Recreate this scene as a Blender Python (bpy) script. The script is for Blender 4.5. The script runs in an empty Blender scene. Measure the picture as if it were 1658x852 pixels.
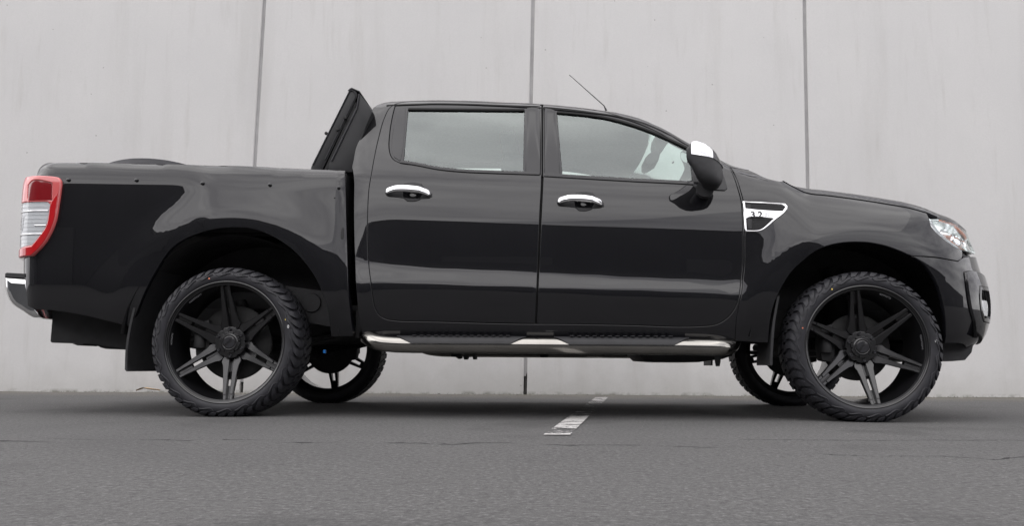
import bpy, bmesh, math, random
import numpy as np
from mathutils import Vector, Matrix
from mathutils.geometry import delaunay_2d_cdt
random.seed(7)
R=math.radians
scene=bpy.context.scene
COL=scene.collection
# ------------------------------------------------------------------ camera
cam_d=bpy.data.cameras.new('camera'); cam=bpy.data.objects.new('camera',cam_d); COL.objects.link(cam)
cam_d.sensor_width=36.0; cam_d.lens=1383.125/1658*36.0; cam_d.clip_start=.05; cam_d.clip_end=2000
def cam_matrix(pos,yaw,pitch,roll):
    cy,sy,cp,sp,cr,sr=math.cos(yaw),math.sin(yaw),math.cos(pitch),math.sin(pitch),math.cos(roll),math.sin(roll)
    f=Vector((sy*cp,cy*cp,sp)); r=Vector((cy,-sy,0)); u=r.cross(f)
    r2=r*cr+u*sr; u2=-r*sr+u*cr
    m=Matrix((r2,u2,-f)).transposed().to_4x4(); m.translation=pos
    return m
cam.matrix_world=cam_matrix(Vector((1.6363,-4.3010,.2648)),-.04031,.11998,.005546)
scene.camera=cam
# ------------------------------------------------------------------ sky and sun (bright overcast)
SUN_EL,SUN_AZ=R(62),R(232)          # azimuth clockwise from +Y
world=bpy.data.worlds.new('World'); scene.world=world; world.use_nodes=True
wt=world.node_tree; wt.nodes.clear()
def wn(t,**k):
    n=wt.nodes.new(t)
    for a,b in k.items(): setattr(n,a,b)
    return n
sky=wn('ShaderNodeTexSky'); sky.sky_type='NISHITA'; sky.sun_disc=False; sky.sun_elevation=SUN_EL; sky.sun_rotation=SUN_AZ
sky.air_density=1.0; sky.dust_density=1.0; sky.ozone_density=1.0
hsv=wn('ShaderNodeHueSaturation'); hsv.inputs['Saturation'].default_value=.10; hsv.inputs['Value'].default_value=1.0
tc=wn('ShaderNodeTexCoord'); mp=wn('ShaderNodeMapping'); mp.inputs['Scale'].default_value=(.8,.8,3.2)
nz=wn('ShaderNodeTexNoise'); nz.inputs['Scale'].default_value=2.2; nz.inputs['Detail'].default_value=6; nz.inputs['Roughness'].default_value=.55
cr=wn('ShaderNodeValToRGB'); cr.color_ramp.elements[0].position=.36; cr.color_ramp.elements[0].color=(.52,.51,.55,1); cr.color_ramp.elements[1].position=.68; cr.color_ramp.elements[1].color=(1.38,1.37,1.36,1)
mx=wn('ShaderNodeMix',data_type='RGBA',blend_type='MULTIPLY'); mx.inputs[0].default_value=1
bg=wn('ShaderNodeBackground'); bg.inputs['Strength'].default_value=.12
wo=wn('ShaderNodeOutputWorld')
wl=wt.links.new
wl(sky.outputs[0],hsv.inputs['Color']); wl(tc.outputs['Generated'],mp.inputs[0]); wl(mp.outputs[0],nz.inputs['Vector']); wl(nz.outputs['Fac'],cr.inputs[0])
ovc=wn('ShaderNodeMix',data_type='RGBA',blend_type='MIX'); ovc.inputs[0].default_value=.8; ovc.inputs[7].default_value=(9.06,8.99,9.11,1); wl(hsv.outputs[0],ovc.inputs[6]); wl(ovc.outputs[2],mx.inputs[6]); wl(cr.outputs[0],mx.inputs[7]); wl(mx.outputs[2],bg.inputs['Color']); wl(bg.outputs[0],wo.inputs[0])
sd=bpy.data.lights.new('sun','SUN'); sun=bpy.data.objects.new('sun',sd); COL.objects.link(sun)
sd.energy=.8; sd.angle=R(110); sd.color=(1.0,.965,.93)
sdir=Vector((math.sin(SUN_AZ)*math.cos(SUN_EL),math.cos(SUN_AZ)*math.cos(SUN_EL),math.sin(SUN_EL)))
sun.rotation_euler=sdir.to_track_quat('Z','Y').to_euler()
scene.view_settings.view_transform='Standard'; scene.view_settings.look='None'; scene.view_settings.gamma=1; scene.view_settings.exposure=1.02
scene.view_settings.use_curve_mapping=False
# ------------------------------------------------------------------ measured outlines and the flank surface of the truck
ROOFL=[(0.55, 1.29), (0.604, 1.3), (0.6056, 1.3537), (0.6092, 1.4298), (0.6275, 1.4994), (0.6435, 1.5623), (0.6589, 1.6342), (0.6734, 1.6868), (0.7011, 1.7173), (0.7443, 1.7334), (0.8649, 1.7386), (1.0027, 1.7436), (1.2096, 1.7398), (1.5526, 1.7206), (1.6887, 1.7072), (1.8579, 1.6876), (2.0253, 1.6601), (2.157, 1.6191), (2.285, 1.5513), (2.3932, 1.4733), (2.4997, 1.4007), (2.5889, 1.3369), (2.6871, 1.2815), (2.7664, 1.2377), (2.8516, 1.2163)]
BONNET=[(2.5, 1.3261), (2.8642, 1.2261), (2.9169, 1.1933), (2.9821, 1.1616), (3.0887, 1.1474), (3.2215, 1.1295), (3.3528, 1.1085), (3.4839, 1.085), (3.5877, 1.0559), (3.6387, 1.0269), (3.7156, 0.998), (3.7786, 0.9628), (4.0786, 0.8828)]
NOSE=[(0.3, 0.4635), (0.335, 0.4915), (0.36, 0.521), (0.39, 0.572), (0.42, 0.6078), (0.46, 0.6304), (0.5, 0.6462), (0.55, 0.6562), (0.6, 0.6606), (0.65, 0.6622), (0.7, 0.6587), (0.75, 0.6479), (0.79, 0.6344), (0.83, 0.6308), (0.87, 0.6255), (0.91, 0.6129), (0.95, 0.6102), (0.985, 0.6213), (1.02, 0.6417)]
TAIL=[(0.45, -1.173), (0.6, -1.1672), (0.75, -1.1723), (0.9, -1.1788), (1.0, -1.1824), (1.1, -1.1828), (1.17, -1.1813), (1.2, -1.1805), (1.22, -1.1798), (1.235, -1.1773), (1.25, -1.1734), (1.27, -1.1412), (1.29, -1.1354)]
OUT={
 'tray_side':[(0.6476,0.4106),(0.6317,0.5511),(0.6162,0.7735),(0.596,1.0359),(0.5838,1.2036),(0.5728,1.2928),(0.3071,1.3075),(-0.2833,1.3199),(-0.7858,1.331),(-1.0037,1.339),(-1.072,1.3385),(-1.1043,1.3226),(-1.1657,1.2942),(-1.1055,1.2505)],
 'tray_corner':[(-1.1892,1.2143),(-1.2171,1.0827),(-1.2103,0.8824),(-1.1818,0.7483)],
 'tray_low':[(-1.0365,0.5493),(-0.948,0.5399),(-0.7698,0.5116),(-0.5324,0.4547)],
 'rear_arch':[(-0.5291,0.4547),(-0.4922,0.5343),(-0.4468,0.6462),(-0.394,0.7491),(-0.3132,0.8644),(-0.2412,0.9123),(-0.1218,0.9516),(0.0097,0.9683),(0.1233,0.9601),(0.2378,0.9151),(0.3364,0.8478),(0.419,0.7586),(0.4789,0.6604),(0.5178,0.5505),(0.5314,0.4071)],
 'door_rear':[(1.6051,1.7167),(1.3454,1.7221),(1.0273,1.7336),(0.851,1.7299),(0.8052,1.7167),(0.7714,1.6894),(0.7451,1.616),(0.7258,1.4783),(0.7156,1.3532),(0.7109,1.2687),(0.7042,1.1813),(0.704,1.103),(0.7135,0.872),(0.7231,0.7747),(0.7388,0.6928),(0.7499,0.6201),(0.7674,0.5433),(0.787,0.5141),(0.8225,0.497),(0.8634,0.4902),(1.0543,0.4861),(1.5819,0.476),(1.591,0.713),(1.603,1.0354),(1.612,1.2578),(1.6113,1.4626)],
 'door_front':[(1.6154,1.716),(1.7922,1.6956),(1.938,1.6684),(2.049,1.6273),(2.1424,1.5867),(2.2502,1.5268),(2.3651,1.4497),(2.4647,1.4197),(2.5598,1.387),(2.5995,1.3164),(2.6193,1.2436),(2.6319,1.1704),(2.6403,1.1178),(2.64,0.9498),(2.6313,0.7778),(2.6229,0.7146),(2.6145,0.654),(2.5977,0.585),(2.5704,0.5325),(2.5312,0.4956),(2.4947,0.477),(2.4485,0.4691),(1.9983,0.4728),(1.5876,0.4761),(1.5973,0.713),(1.611,1.0354),(1.6201,1.2578),(1.6196,1.4626)],
 'glass_rear':[(0.8727,1.6726),(1.5153,1.6664),(1.5143,1.2814),(1.3609,1.2868),(1.1842,1.2941),(1.0588,1.3087),(0.9385,1.3346),(0.8778,1.3513)],
 'quarter_glass':[(0.8578,1.685),(0.8161,1.6767),(0.8046,1.5998),(0.8008,1.5014),(0.8059,1.4132),(0.8234,1.368),(0.8585,1.3456),(0.8631,1.368),(0.8662,1.5208)],
 'frame_rear':[(0.7972,1.7024),(1.0032,1.7083),(1.6036,1.6955),(1.6065,1.2686),(1.3613,1.2741),(1.1847,1.2831),(1.0595,1.2977),(0.9394,1.3235),(0.8593,1.3364),(0.8175,1.3605),(0.7946,1.4094),(0.7854,1.5209),(0.789,1.6199)],
 'frame_front':[(1.6241,1.6908),(1.7911,1.6708),(1.953,1.6408),(2.0829,1.6042),(2.2131,1.5443),(2.3766,1.4589),(2.4782,1.4026),(2.501,1.3312),(2.542,1.2581),(2.5209,1.2062),(2.3999,1.2132),(2.0662,1.2309),(1.625,1.2596)],
 'glass_front':[(1.6955,1.6521),(1.8208,1.6397),(1.9519,1.6176),(2.0836,1.5776),(2.2115,1.5224),(2.3797,1.4304),(2.467,1.3799),(2.4673,1.215),(2.4004,1.2185),(2.0666,1.2381),(1.7223,1.2633)],
 'cab_rear_edge':[(0.7003,0.4074),(0.6843,0.4882),(0.6685,0.6445),(0.6463,0.8712),(0.6304,1.1034),(0.6206,1.2412),(0.6105,1.2917)],
 'cab_roof':[(0.604,1.3),(0.6056,1.3537),(0.6092,1.4298),(0.6275,1.4994),(0.6435,1.5623),(0.6589,1.6342),(0.6734,1.6868),(0.7011,1.7173),(0.7443,1.7334),(0.8649,1.7386),(1.0027,1.7436),(1.2096,1.7398),(1.5526,1.7206),(1.6887,1.7072),(1.8579,1.6876),(2.0253,1.6601),(2.157,1.6191),(2.285,1.5513),(2.3932,1.4733),(2.4997,1.4007),(2.5889,1.3369),(2.6871,1.2815),(2.7664,1.2377),(2.8516,1.2163)],
 'cowl_cut':[(2.5598,1.387),(2.5995,1.3164),(2.7233,1.3165)],
 'sill':[(0.7003,0.4074),(1.0531,0.4002),(1.5913,0.3961),(2.3105,0.393),(2.5875,0.3939)],
 'wing_top':[(2.6063,1.3151),(2.7211,1.3127),(2.7862,1.2532),(2.8669,1.2317)],
 'bonnet_cut':[(2.8745,1.2326),(2.9252,1.1993),(2.9867,1.1646),(3.0918,1.1492),(3.2224,1.13),(3.3519,1.1081),(3.4696,1.084),(3.5579,1.0556)],
 'wing_lamp':[(3.5494,1.0207),(3.5675,0.9788),(3.6216,0.9121),(3.6808,0.869),(3.7058,0.8543)],
 'wing_bumper':[(3.6907,0.82),(3.6599,0.8),(3.6097,0.8056),(3.5601,0.8131),(3.5158,0.8168),(3.4471,0.8209)],
 'front_arch':[(3.447,0.8194),(3.4059,0.8426),(3.3374,0.8699),(3.2679,0.8858),(3.2326,0.89),(3.1379,0.8891),(3.0655,0.8764),(3.0109,0.8576),(2.9661,0.8303),(2.9234,0.7938),(2.8877,0.7614),(2.85,0.7131),(2.8135,0.6509),(2.7811,0.5737),(2.7647,0.4814),(2.7611,0.3858)],
 'wing_door':[(2.5875,0.3939),(2.5916,0.4955),(2.6069,0.5819),(2.6236,0.6509),(2.632,0.7145),(2.6405,0.7778),(2.6494,0.9498),(2.6498,1.1178),(2.6414,1.1704),(2.6289,1.2436),(2.6101,1.3157)],
 'bumper_arch':[(3.447,0.8194),(3.4939,0.7852),(3.5244,0.7356),(3.5447,0.6802),(3.561,0.6036),(3.572,0.5276),(3.5826,0.4519),(3.5965,0.3853)],
 'bumper_low':[(3.5965,0.3853),(3.6394,0.3873),(3.7095,0.3824),(3.7683,0.3667),(3.8372,0.3718)],
 'headlight':[(3.5491,1.019),(3.5675,0.9788),(3.6216,0.9121),(3.6808,0.869),(3.7103,0.8549)],
 'headlight_top':[(3.5494,1.0207),(3.6127,1.0226),(3.6872,1.0095),(3.8026,0.992)],
 'indicator':[(3.6049,1.0181),(3.6866,1.0057),(3.8002,0.9874),(3.8268,0.9647),(3.7252,0.9616),(3.6639,0.9773),(3.6227,0.9901)],
 'pod':[(3.6767,0.7448),(3.6719,0.6597),(3.6854,0.5552),(3.7164,0.4826),(3.7317,0.4475),(3.7501,0.3787)],
 'pod_top':[(3.6767,0.7448),(3.7137,0.7529),(3.7787,0.7523)],
 'fog':[(3.7454,0.6619),(3.7675,0.6672),(3.8474,0.6607)],
 'lamp_outer':[(-1.163,1.2514),(-0.963,1.2455),(-0.9402,1.2403),(-0.9282,1.2233),(-0.9274,1.1698),(-0.9348,1.078),(-0.9427,1.0111),(-0.9725,0.929),(-1.0123,0.8681),(-1.0658,0.8247),(-1.1443,0.8146)],
 'lamp_clear':[(-1.1542,1.1126),(-0.9903,1.1102),(-0.976,1.097),(-0.9817,1.0286),(-0.9911,0.9793),(-1.0231,0.9297),(-1.0693,0.881),(-1.1325,0.8631)],
 'lamp_dark':[(-1.1201,1.2034),(-1.0953,1.2221),(-1.0354,1.2237),(-0.9721,1.21),(-0.9675,1.1201),(-1.1138,1.1194)],
 'vent':[(2.6464,1.1144),(2.687,1.1109),(2.7969,1.1058),(2.8617,1.1002),(2.8728,1.0865),(2.8677,1.0664),(2.8474,1.0435),(2.8053,1.0112),(2.7726,0.9821),(2.7404,0.9595),(2.7182,0.9531),(2.6495,0.9514)],
 'vent_up':[(2.6584,1.106),(2.7338,1.1042),(2.8457,1.0936),(2.8598,1.08),(2.8458,1.0601),(2.809,1.0623),(2.7,1.0709),(2.6595,1.076)],
 'vent_low':[(2.6591,1.0182),(2.6753,1.0264),(2.7967,1.0195),(2.7671,0.9919),(2.7345,0.966),(2.7123,0.9595),(2.6592,0.9595)],
 'badge':[(2.695,1.0411)],
 'mud_cut':[(2.7703,0.389)],
 'handle_rear':[(0.7931,1.1674),(1.0342,1.1552)],
 'handle_rear_cup':[(0.883,1.1913),(0.895,1.212),(0.9371,1.2172),(0.9765,1.2102),(0.9939,1.1877),(0.989,1.1501),(0.9738,1.1264),(0.945,1.118),(0.9125,1.1197),(0.8889,1.1401)],
 'handle_front':[(1.6925,1.1138),(1.9289,1.1018)],
 'handle_front_cup':[(1.7824,1.1373),(1.7954,1.1577),(1.8371,1.1627),(1.8755,1.1559),(1.8911,1.1338),(1.8842,1.0968),(1.8679,1.0734),(1.8391,1.0651),(1.8073,1.0668),(1.7851,1.0868)],
 'buttons':[(-0.8956,1.2317),(-0.5286,1.229),(-0.1698,1.2096),(0.1904,1.1994),(0.5531,1.1863)],
 'plug':[(0.5812,0.9424)],
 'belt_rear':[(0.8588,1.3419),(0.939,1.329),(1.0592,1.3032),(1.1844,1.2886),(1.3612,1.2795),(1.6022,1.2705)],
 'belt_front':[(1.625,1.2632),(2.0664,1.2345),(2.4001,1.2149),(2.4667,1.2078)],
}
YC=0.966                      # truck centre plane
def _ip(x,pts):
    p=np.array(pts,float); return np.interp(x,p[:,0],p[:,1])
def _ss(x,a,b):
    t=np.clip((x-a)/(b-a),0,1); return t*t*(3-2*t)
# character lines of the body side: height z along x
def z_strip_lo(x): return .682-.0305*(x-.735)
def z_strip_hi(x): return .774-.042*(x-.735)
def z_shoulder(x): return 1.032-.038*(x-.735)
def z_belt(x): return 1.257-.050*(x-.735)
def z_roof(x): return _ip(x,ROOFL)
def z_rail(x): return _ip(x,[(-1.3, 1.3423999999999998), (-1.044, 1.3394), (-0.794, 1.3357), (-0.288, 1.3235), (0.312, 1.3044), (0.577, 1.2897), (0.62, 1.2877)])
def z_bonnet(x): return _ip(x,BONNET)
WHEELS=[(0.0,.3745),(3.22,.3745)]
X0,X1,Z0,Z1,ST=-1.5,4.9,.1,1.95,.01
NX=int(round((X1-X0)/ST))+1; NZ=int(round((Z1-Z0)/ST))+1
HW=None
def build_hw():
    global HW,HX,HZ
    xs=X0+ST*np.arange(NX); zs=Z0+ST*np.arange(NZ)
    X,Z=np.meshgrid(xs,zs,indexing='ij')
    lo,hi,sh,be=z_strip_lo(X),z_strip_hi(X),z_shoulder(X),z_belt(X)
    # normalised height s: 0 sill, 1 strip bottom, 2 strip top, 3 shoulder, 4 belt, then metres above belt
    sill=.475-.013*(X-1.2)
    s=np.where(Z<lo,(Z-sill)/(lo-sill),np.where(Z<hi,1+(Z-lo)/(hi-lo),np.where(Z<sh,2+(Z-hi)/(sh-hi),np.where(Z<be,3+(Z-sh)/(be-sh),4+(Z-be)))))
    strip=_ss(X,.60,.70)*(1-_ss(X,2.60,2.68))
    t_low=np.interp(s,[-1,-.3,.2,.9,1.0,2.0,2.04,2.4,2.9,3.0,3.1,3.5,3.9,4.0],[-24,-15,-8,-7,-5,0,0,0,2.0,4.6,6.5,9,12,16])
    t_str=np.interp(s,[.95,1.0,1.05,1.93,1.98,2.04],[0,10,18,13,8,0])
    t_door=t_low+t_str*strip
    # greenhouse
    dr=z_roof(np.maximum(X,.72))-Z
    t_gh=np.interp(s-4,[0,.02,.06,.5],[16,18,21,25])
    t_gh=np.maximum(t_gh,np.interp(dr,[-.05,0,.012,.03,.06],[74,62,46,32,20]))
    t_cab=np.where(s<4,t_door,t_gh)
    # tray side
    d=z_rail(X)-Z
    t_bed=np.interp(d,[-.03,0,.005,.012,.022,.05,.085,.105,.125,.3,.6,.75,.9],[82,74,52,28,16,11,8,5.5,0,-1,-2,-6,-16])
    # front wing
    db=z_bonnet(X)-Z
    t_f=np.interp(db,[-.06,0,.02,.06,.12,.2,.3,.45,.6,.75],[62,40,27,18,12,8,4.5,1,-3,-12])
    wb=1-_ss(X,.560,.602); wf=_ss(X,2.60,2.86)
    t_bed=np.where(d<-.004,np.maximum(t_cab,t_bed*.0+18),t_bed)
    T=t_cab*(1-wb)*(1-wf)+t_bed*wb+t_f*wf
    G=np.tan(np.radians(T))
    I=np.zeros_like(G); I[:,1:]=np.cumsum((G[:,1:]+G[:,:-1])*.5*ST,axis=1)   # inset grows upward
    j0=int(round((.90-Z0)/ST))
    base=.915
    HWb=base-(I-I[:,j0:j0+1])
    # pull tray waist: keep tray flank slightly inboard
    for (wx,wz),(r0,pts) in zip(WHEELS,[(.575,[(.0,0),(.60,0),(.645,3),(.665,9),(.74,11),(.84,8),(.95,2.5),(1.05,0)]),(.53,[(.0,0),(.545,0),(.575,3),(.60,9),(.68,9),(.80,6),(.92,2),(1.0,0)])]):
        r=np.linspace(0,1.2,600); tt=np.tan(np.radians(_ip(r,pts)))
        g=np.concatenate([[0],np.cumsum((tt[1:]+tt[:-1])*.5*(r[1]-r[0]))]); g=g[-1]-g
        R=np.hypot(X-wx,Z-wz)
        th=np.degrees(np.arctan2(Z-wz,X-wx)); a_=1+(1.1*_ss(th,97,118) if wx==0 else 1.5*_ss(th,112,136))
        fl=np.interp((r1:=(.66 if wx==0 else .60))+(R-r1)*np.where(R>r1,a_,1),r,g)/a_
        # flare fades under the sill
        if wx==0: fl=fl*(1-.62*_ss(th,112,142))
        HWb=HWb+fl*(_ss(Z,.30,.62)*.5+.5)
    xe=np.interp(Z,[.4,1.3,1.36,1.43,1.50,1.57,1.64,1.69,1.72],[.600,.602,.606,.611,.628,.644,.659,.673,.70])
    q=np.clip((xe+.07-X)/.07,0,1); HWb=HWb-np.where((X>.585)&(Z>.5),.008*q**2.0,0)
    i0=int(round((.61-X0)/ST)); rail=z_rail(X)
    HWb=np.where((X<.605)&(X>.2)&(Z>rail-.012),HWb[i0:i0+1,:],HWb)
    k=np.exp(-np.arange(-5,6)**2/(2*1.5**2)); k/=k.sum()
    pad=np.pad(HWb,5,mode='edge')
    a=sum(k[i]*pad[i:i+NX,:] for i in range(11)); HW=sum(k[i]*a[:,i:i+NZ] for i in range(11))
    HX,HZ=np.gradient(HW,ST)
def _bil(A,x,z):
    fx=np.clip((np.asarray(x,float)-X0)/ST,0,NX-1.001); fz=np.clip((np.asarray(z,float)-Z0)/ST,0,NZ-1.001)
    i=fx.astype(int); j=fz.astype(int); a=fx-i; b=fz-j
    return A[i,j]*(1-a)*(1-b)+A[i+1,j]*a*(1-b)+A[i,j+1]*(1-a)*b+A[i+1,j+1]*a*b
# nose and tail plan curves
XF=3.40; NS=.55; NE=2.7
TA=.16; TS=.20; TE=2.3
def L_nose(z): return _ip(z,NOSE)
def x_tail(z): return _ip(z,TAIL)
def _sp(phi,n): return (np.abs(np.cos(phi))**n+np.abs(np.sin(phi))**n)**(-1/n)
def S(u,z):
    "surface parameters (u along the body, z up) -> points on the near flank"
    u=np.asarray(u,float); z=np.asarray(z,float)+0*u
    hw=_bil(HW,np.clip(u,X0,XF+.5),z)
    phn=np.clip((u-XF)/NS,0,np.pi/2); rn=_sp(phn,NE)
    ut=x_tail(z)+TA; pht=np.clip((ut-u)/TS,0,np.pi/2); rt=_sp(pht,TE)
    x=np.where(u>XF,XF+L_nose(z)*rn*np.sin(phn),np.where(u<ut,ut-TA*rt*np.sin(pht),u))
    hh=np.where(u>XF,hw*rn*np.cos(phn),np.where(u<ut,hw-TA+TA*rt*np.cos(pht),hw))
    past=np.clip((ut-u)-TS*np.pi/2,0,None)            # straight on across the tailgate
    hh=hh-past
    return np.stack([x,YC-hh,z],-1)
def N(u,z,e=.004):
    u=np.asarray(u,float); z=np.asarray(z,float)
    du=S(u+e,z)-S(u-e,z); dz=S(u,z+e)-S(u,z-e)
    n=np.cross(du,dz); n/= np.linalg.norm(n,axis=-1,keepdims=True)+1e-12
    return n

build_hw()
# ------------------------------------------------------------------ materials
def mat(name,color,rough=.5,metal=0,coat=0,coat_rough=.03,spec=.5,ior=1.5,noise=None,bump=None):
    m=bpy.data.materials.new(name); m.use_nodes=True; nt=m.node_tree; p=nt.nodes['Principled BSDF']
    p.inputs['Base Color'].default_value=(*color,1); p.inputs['Roughness'].default_value=rough; p.inputs['Metallic'].default_value=metal
    p.inputs['Coat Weight'].default_value=coat; p.inputs['Coat Roughness'].default_value=coat_rough; p.inputs['Specular IOR Level'].default_value=spec; p.inputs['IOR'].default_value=ior
    tcn=None
    if noise:      # (scale, lo, hi) multiplies the colour; roughness follows a little
        sc,lo,hi=noise
        tcn=nt.nodes.new('ShaderNodeTexCoord'); n=nt.nodes.new('ShaderNodeTexNoise'); n.inputs['Scale'].default_value=sc; n.inputs['Detail'].default_value=6
        nt.links.new(tcn.outputs['Object'],n.inputs['Vector'])
        rmp=nt.nodes.new('ShaderNodeMapRange'); rmp.inputs[1].default_value=.3; rmp.inputs[2].default_value=.7; rmp.inputs[3].default_value=lo; rmp.inputs[4].default_value=hi
        nt.links.new(n.outputs['Fac'],rmp.inputs[0])
        mxn=nt.nodes.new('ShaderNodeMix'); mxn.data_type='RGBA'; mxn.blend_type='MULTIPLY'; mxn.inputs[0].default_value=1; mxn.inputs[6].default_value=(*color,1)
        nt.links.new(rmp.outputs[0],mxn.inputs[7]); nt.links.new(mxn.outputs[2],p.inputs['Base Color'])
    if bump:
        sc,st,dist=bump
        tcn=tcn or nt.nodes.new('ShaderNodeTexCoord'); n=nt.nodes.new('ShaderNodeTexNoise'); n.inputs['Scale'].default_value=sc; n.inputs['Detail'].default_value=4
        nt.links.new(tcn.outputs['Object'],n.inputs['Vector']); b=nt.nodes.new('ShaderNodeBump'); b.inputs['Strength'].default_value=st; b.inputs['Distance'].default_value=dist
        nt.links.new(n.outputs['Fac'],b.inputs['Height']); nt.links.new(b.outputs[0],p.inputs['Normal'])
    return m
PAINT=mat('black_car_paint',(.0032,.0032,.0046),.5,0,.95,.010,.10,noise=(3,.85,1.2))
def add_film(m):   # thin uneven road dust lying on the paint
    nt=m.node_tree; p=nt.nodes['Principled BSDF']
    t=nt.nodes.new('ShaderNodeTexCoord'); n=nt.nodes.new('ShaderNodeTexNoise'); n.inputs['Scale'].default_value=2.5; n.inputs['Detail'].default_value=8
    nt.links.new(t.outputs['Object'],n.inputs['Vector'])
    r=nt.nodes.new('ShaderNodeMapRange'); r.inputs[1].default_value=.35; r.inputs[2].default_value=.75; r.inputs[3].default_value=.006; r.inputs[4].default_value=.03
    nt.links.new(n.outputs['Fac'],r.inputs[0]); nt.links.new(r.outputs[0],p.inputs['Coat Roughness'])
add_film(PAINT); PAINT.node_tree.nodes['Principled BSDF'].inputs['Coat IOR'].default_value=1.56
GLOSSBLACK=mat('gloss_black_trim',(.012,.012,.014),.10,spec=.5,noise=(6,.85,1.15))
BLACKPL=mat('black_textured_plastic',(.022,.022,.024),.55,noise=(30,.8,1.2),bump=(400,.25,.001))
DARK=mat('dark_underbody',(.016,.016,.017),.7,noise=(12,.6,1.4))
CHROME=mat('chrome',(.86,.86,.87),.05,1.0,noise=(20,.94,1.03))
STEEL=mat('polished_stainless_tube',(.30,.29,.27),.15,1.0,noise=(9,.9,1.08))
BCHROME=mat('bumper_chrome',(.70,.70,.70),.10,1.0,noise=(7,.9,1.08))
RUBBER=mat('tyre_rubber',(.019,.019,.023),.6,spec=.4,noise=(18,.75,1.3),bump=(90,.25,.002))
RIMM=mat('satin_black_alloy',(.006,.006,.007),.42,0,coat=.7,coat_rough=.18,spec=.3,noise=(25,.85,1.15))
RIMM.node_tree.nodes['Principled BSDF'].inputs['Coat IOR'].default_value=1.6
RIMG=mat('milled_gloss_black',(.05,.05,.055),.16,.4,coat=.6,coat_rough=.08)
DISC=mat('brake_iron',(.020,.020,.020),.6,.3,noise=(40,.7,1.2))
MIRG=mat('interior_grey_plastic',(.07,.072,.072),.6,noise=(20,.9,1.1))
SEAM=mat('seam_shadow_gap',(.006,.006,.006),.9)
FABRIC=mat('headliner_fabric',(.42,.43,.42),.95,noise=(60,.9,1.1))
SEATM=mat('dark_seat_cloth',(.035,.035,.037),.9,noise=(50,.7,1.2))
COVERM=mat('black_folding_cover',(.010,.0105,.012),.5,noise=(8,.75,1.3),bump=(250,.15,.001))
REDL=mat('red_lens',(.46,.010,.014),.10,coat=1,coat_rough=.02)
REDP=mat('pale_red_lens',(.62,.12,.12),.12,coat=1,coat_rough=.02)
REDD=mat('deep_red_lens',(.20,.006,.010),.12,coat=1,coat_rough=.02)
CLEARL=mat('clear_lens_reflector',(.52,.54,.56),.2,.0,coat=.8)
SILVER=mat('silver_reflector',(.96,.96,.96),.22,1.0)
AMBER=mat('amber_lens',(.75,.20,.07),.15,coat=1)
WHITEP=mat('white_print',(.75,.75,.75),.5)
GREYP=mat('grey_print',(.20,.21,.22),.25,coat=.6)
INK=mat('black_ink',(.01,.01,.01),.5)
YEL=mat('yellow_paint_dot',(.75,.55,.12),.5); ORG=mat('orange_paint_dot',(.70,.22,.12),.5); BLUE=mat('blue_clip',(.03,.25,.75),.3)
def glass_mat(name,tint,ior,rough=0):
    m=bpy.data.materials.new(name); m.use_nodes=True; nt=m.node_tree; nt.nodes.clear()
    o=nt.nodes.new('ShaderNodeOutputMaterial'); t=nt.nodes.new('ShaderNodeBsdfTransparent'); t.inputs[0].default_value=(*tint,1)
    g=nt.nodes.new('ShaderNodeBsdfGlossy'); g.inputs['Roughness'].default_value=rough; g.inputs[0].default_value=(.93,1,.985,1)
    fr=nt.nodes.new('ShaderNodeFresnel'); fr.inputs[0].default_value=ior; mxs=nt.nodes.new('ShaderNodeMixShader')
    nt.links.new(fr.outputs[0],mxs.inputs[0]); nt.links.new(t.outputs[0],mxs.inputs[1]); nt.links.new(g.outputs[0],mxs.inputs[2]); nt.links.new(mxs.outputs[0],o.inputs[0])
    return m
GLASS=glass_mat('tinted_window_glass',(.86,.97,.93),2.05)
GLASS2=glass_mat('clear_screen_glass',(.90,.97,.94),1.40)
LENS=glass_mat('clear_headlamp_cover',(.99,.99,.99),1.35)
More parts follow.
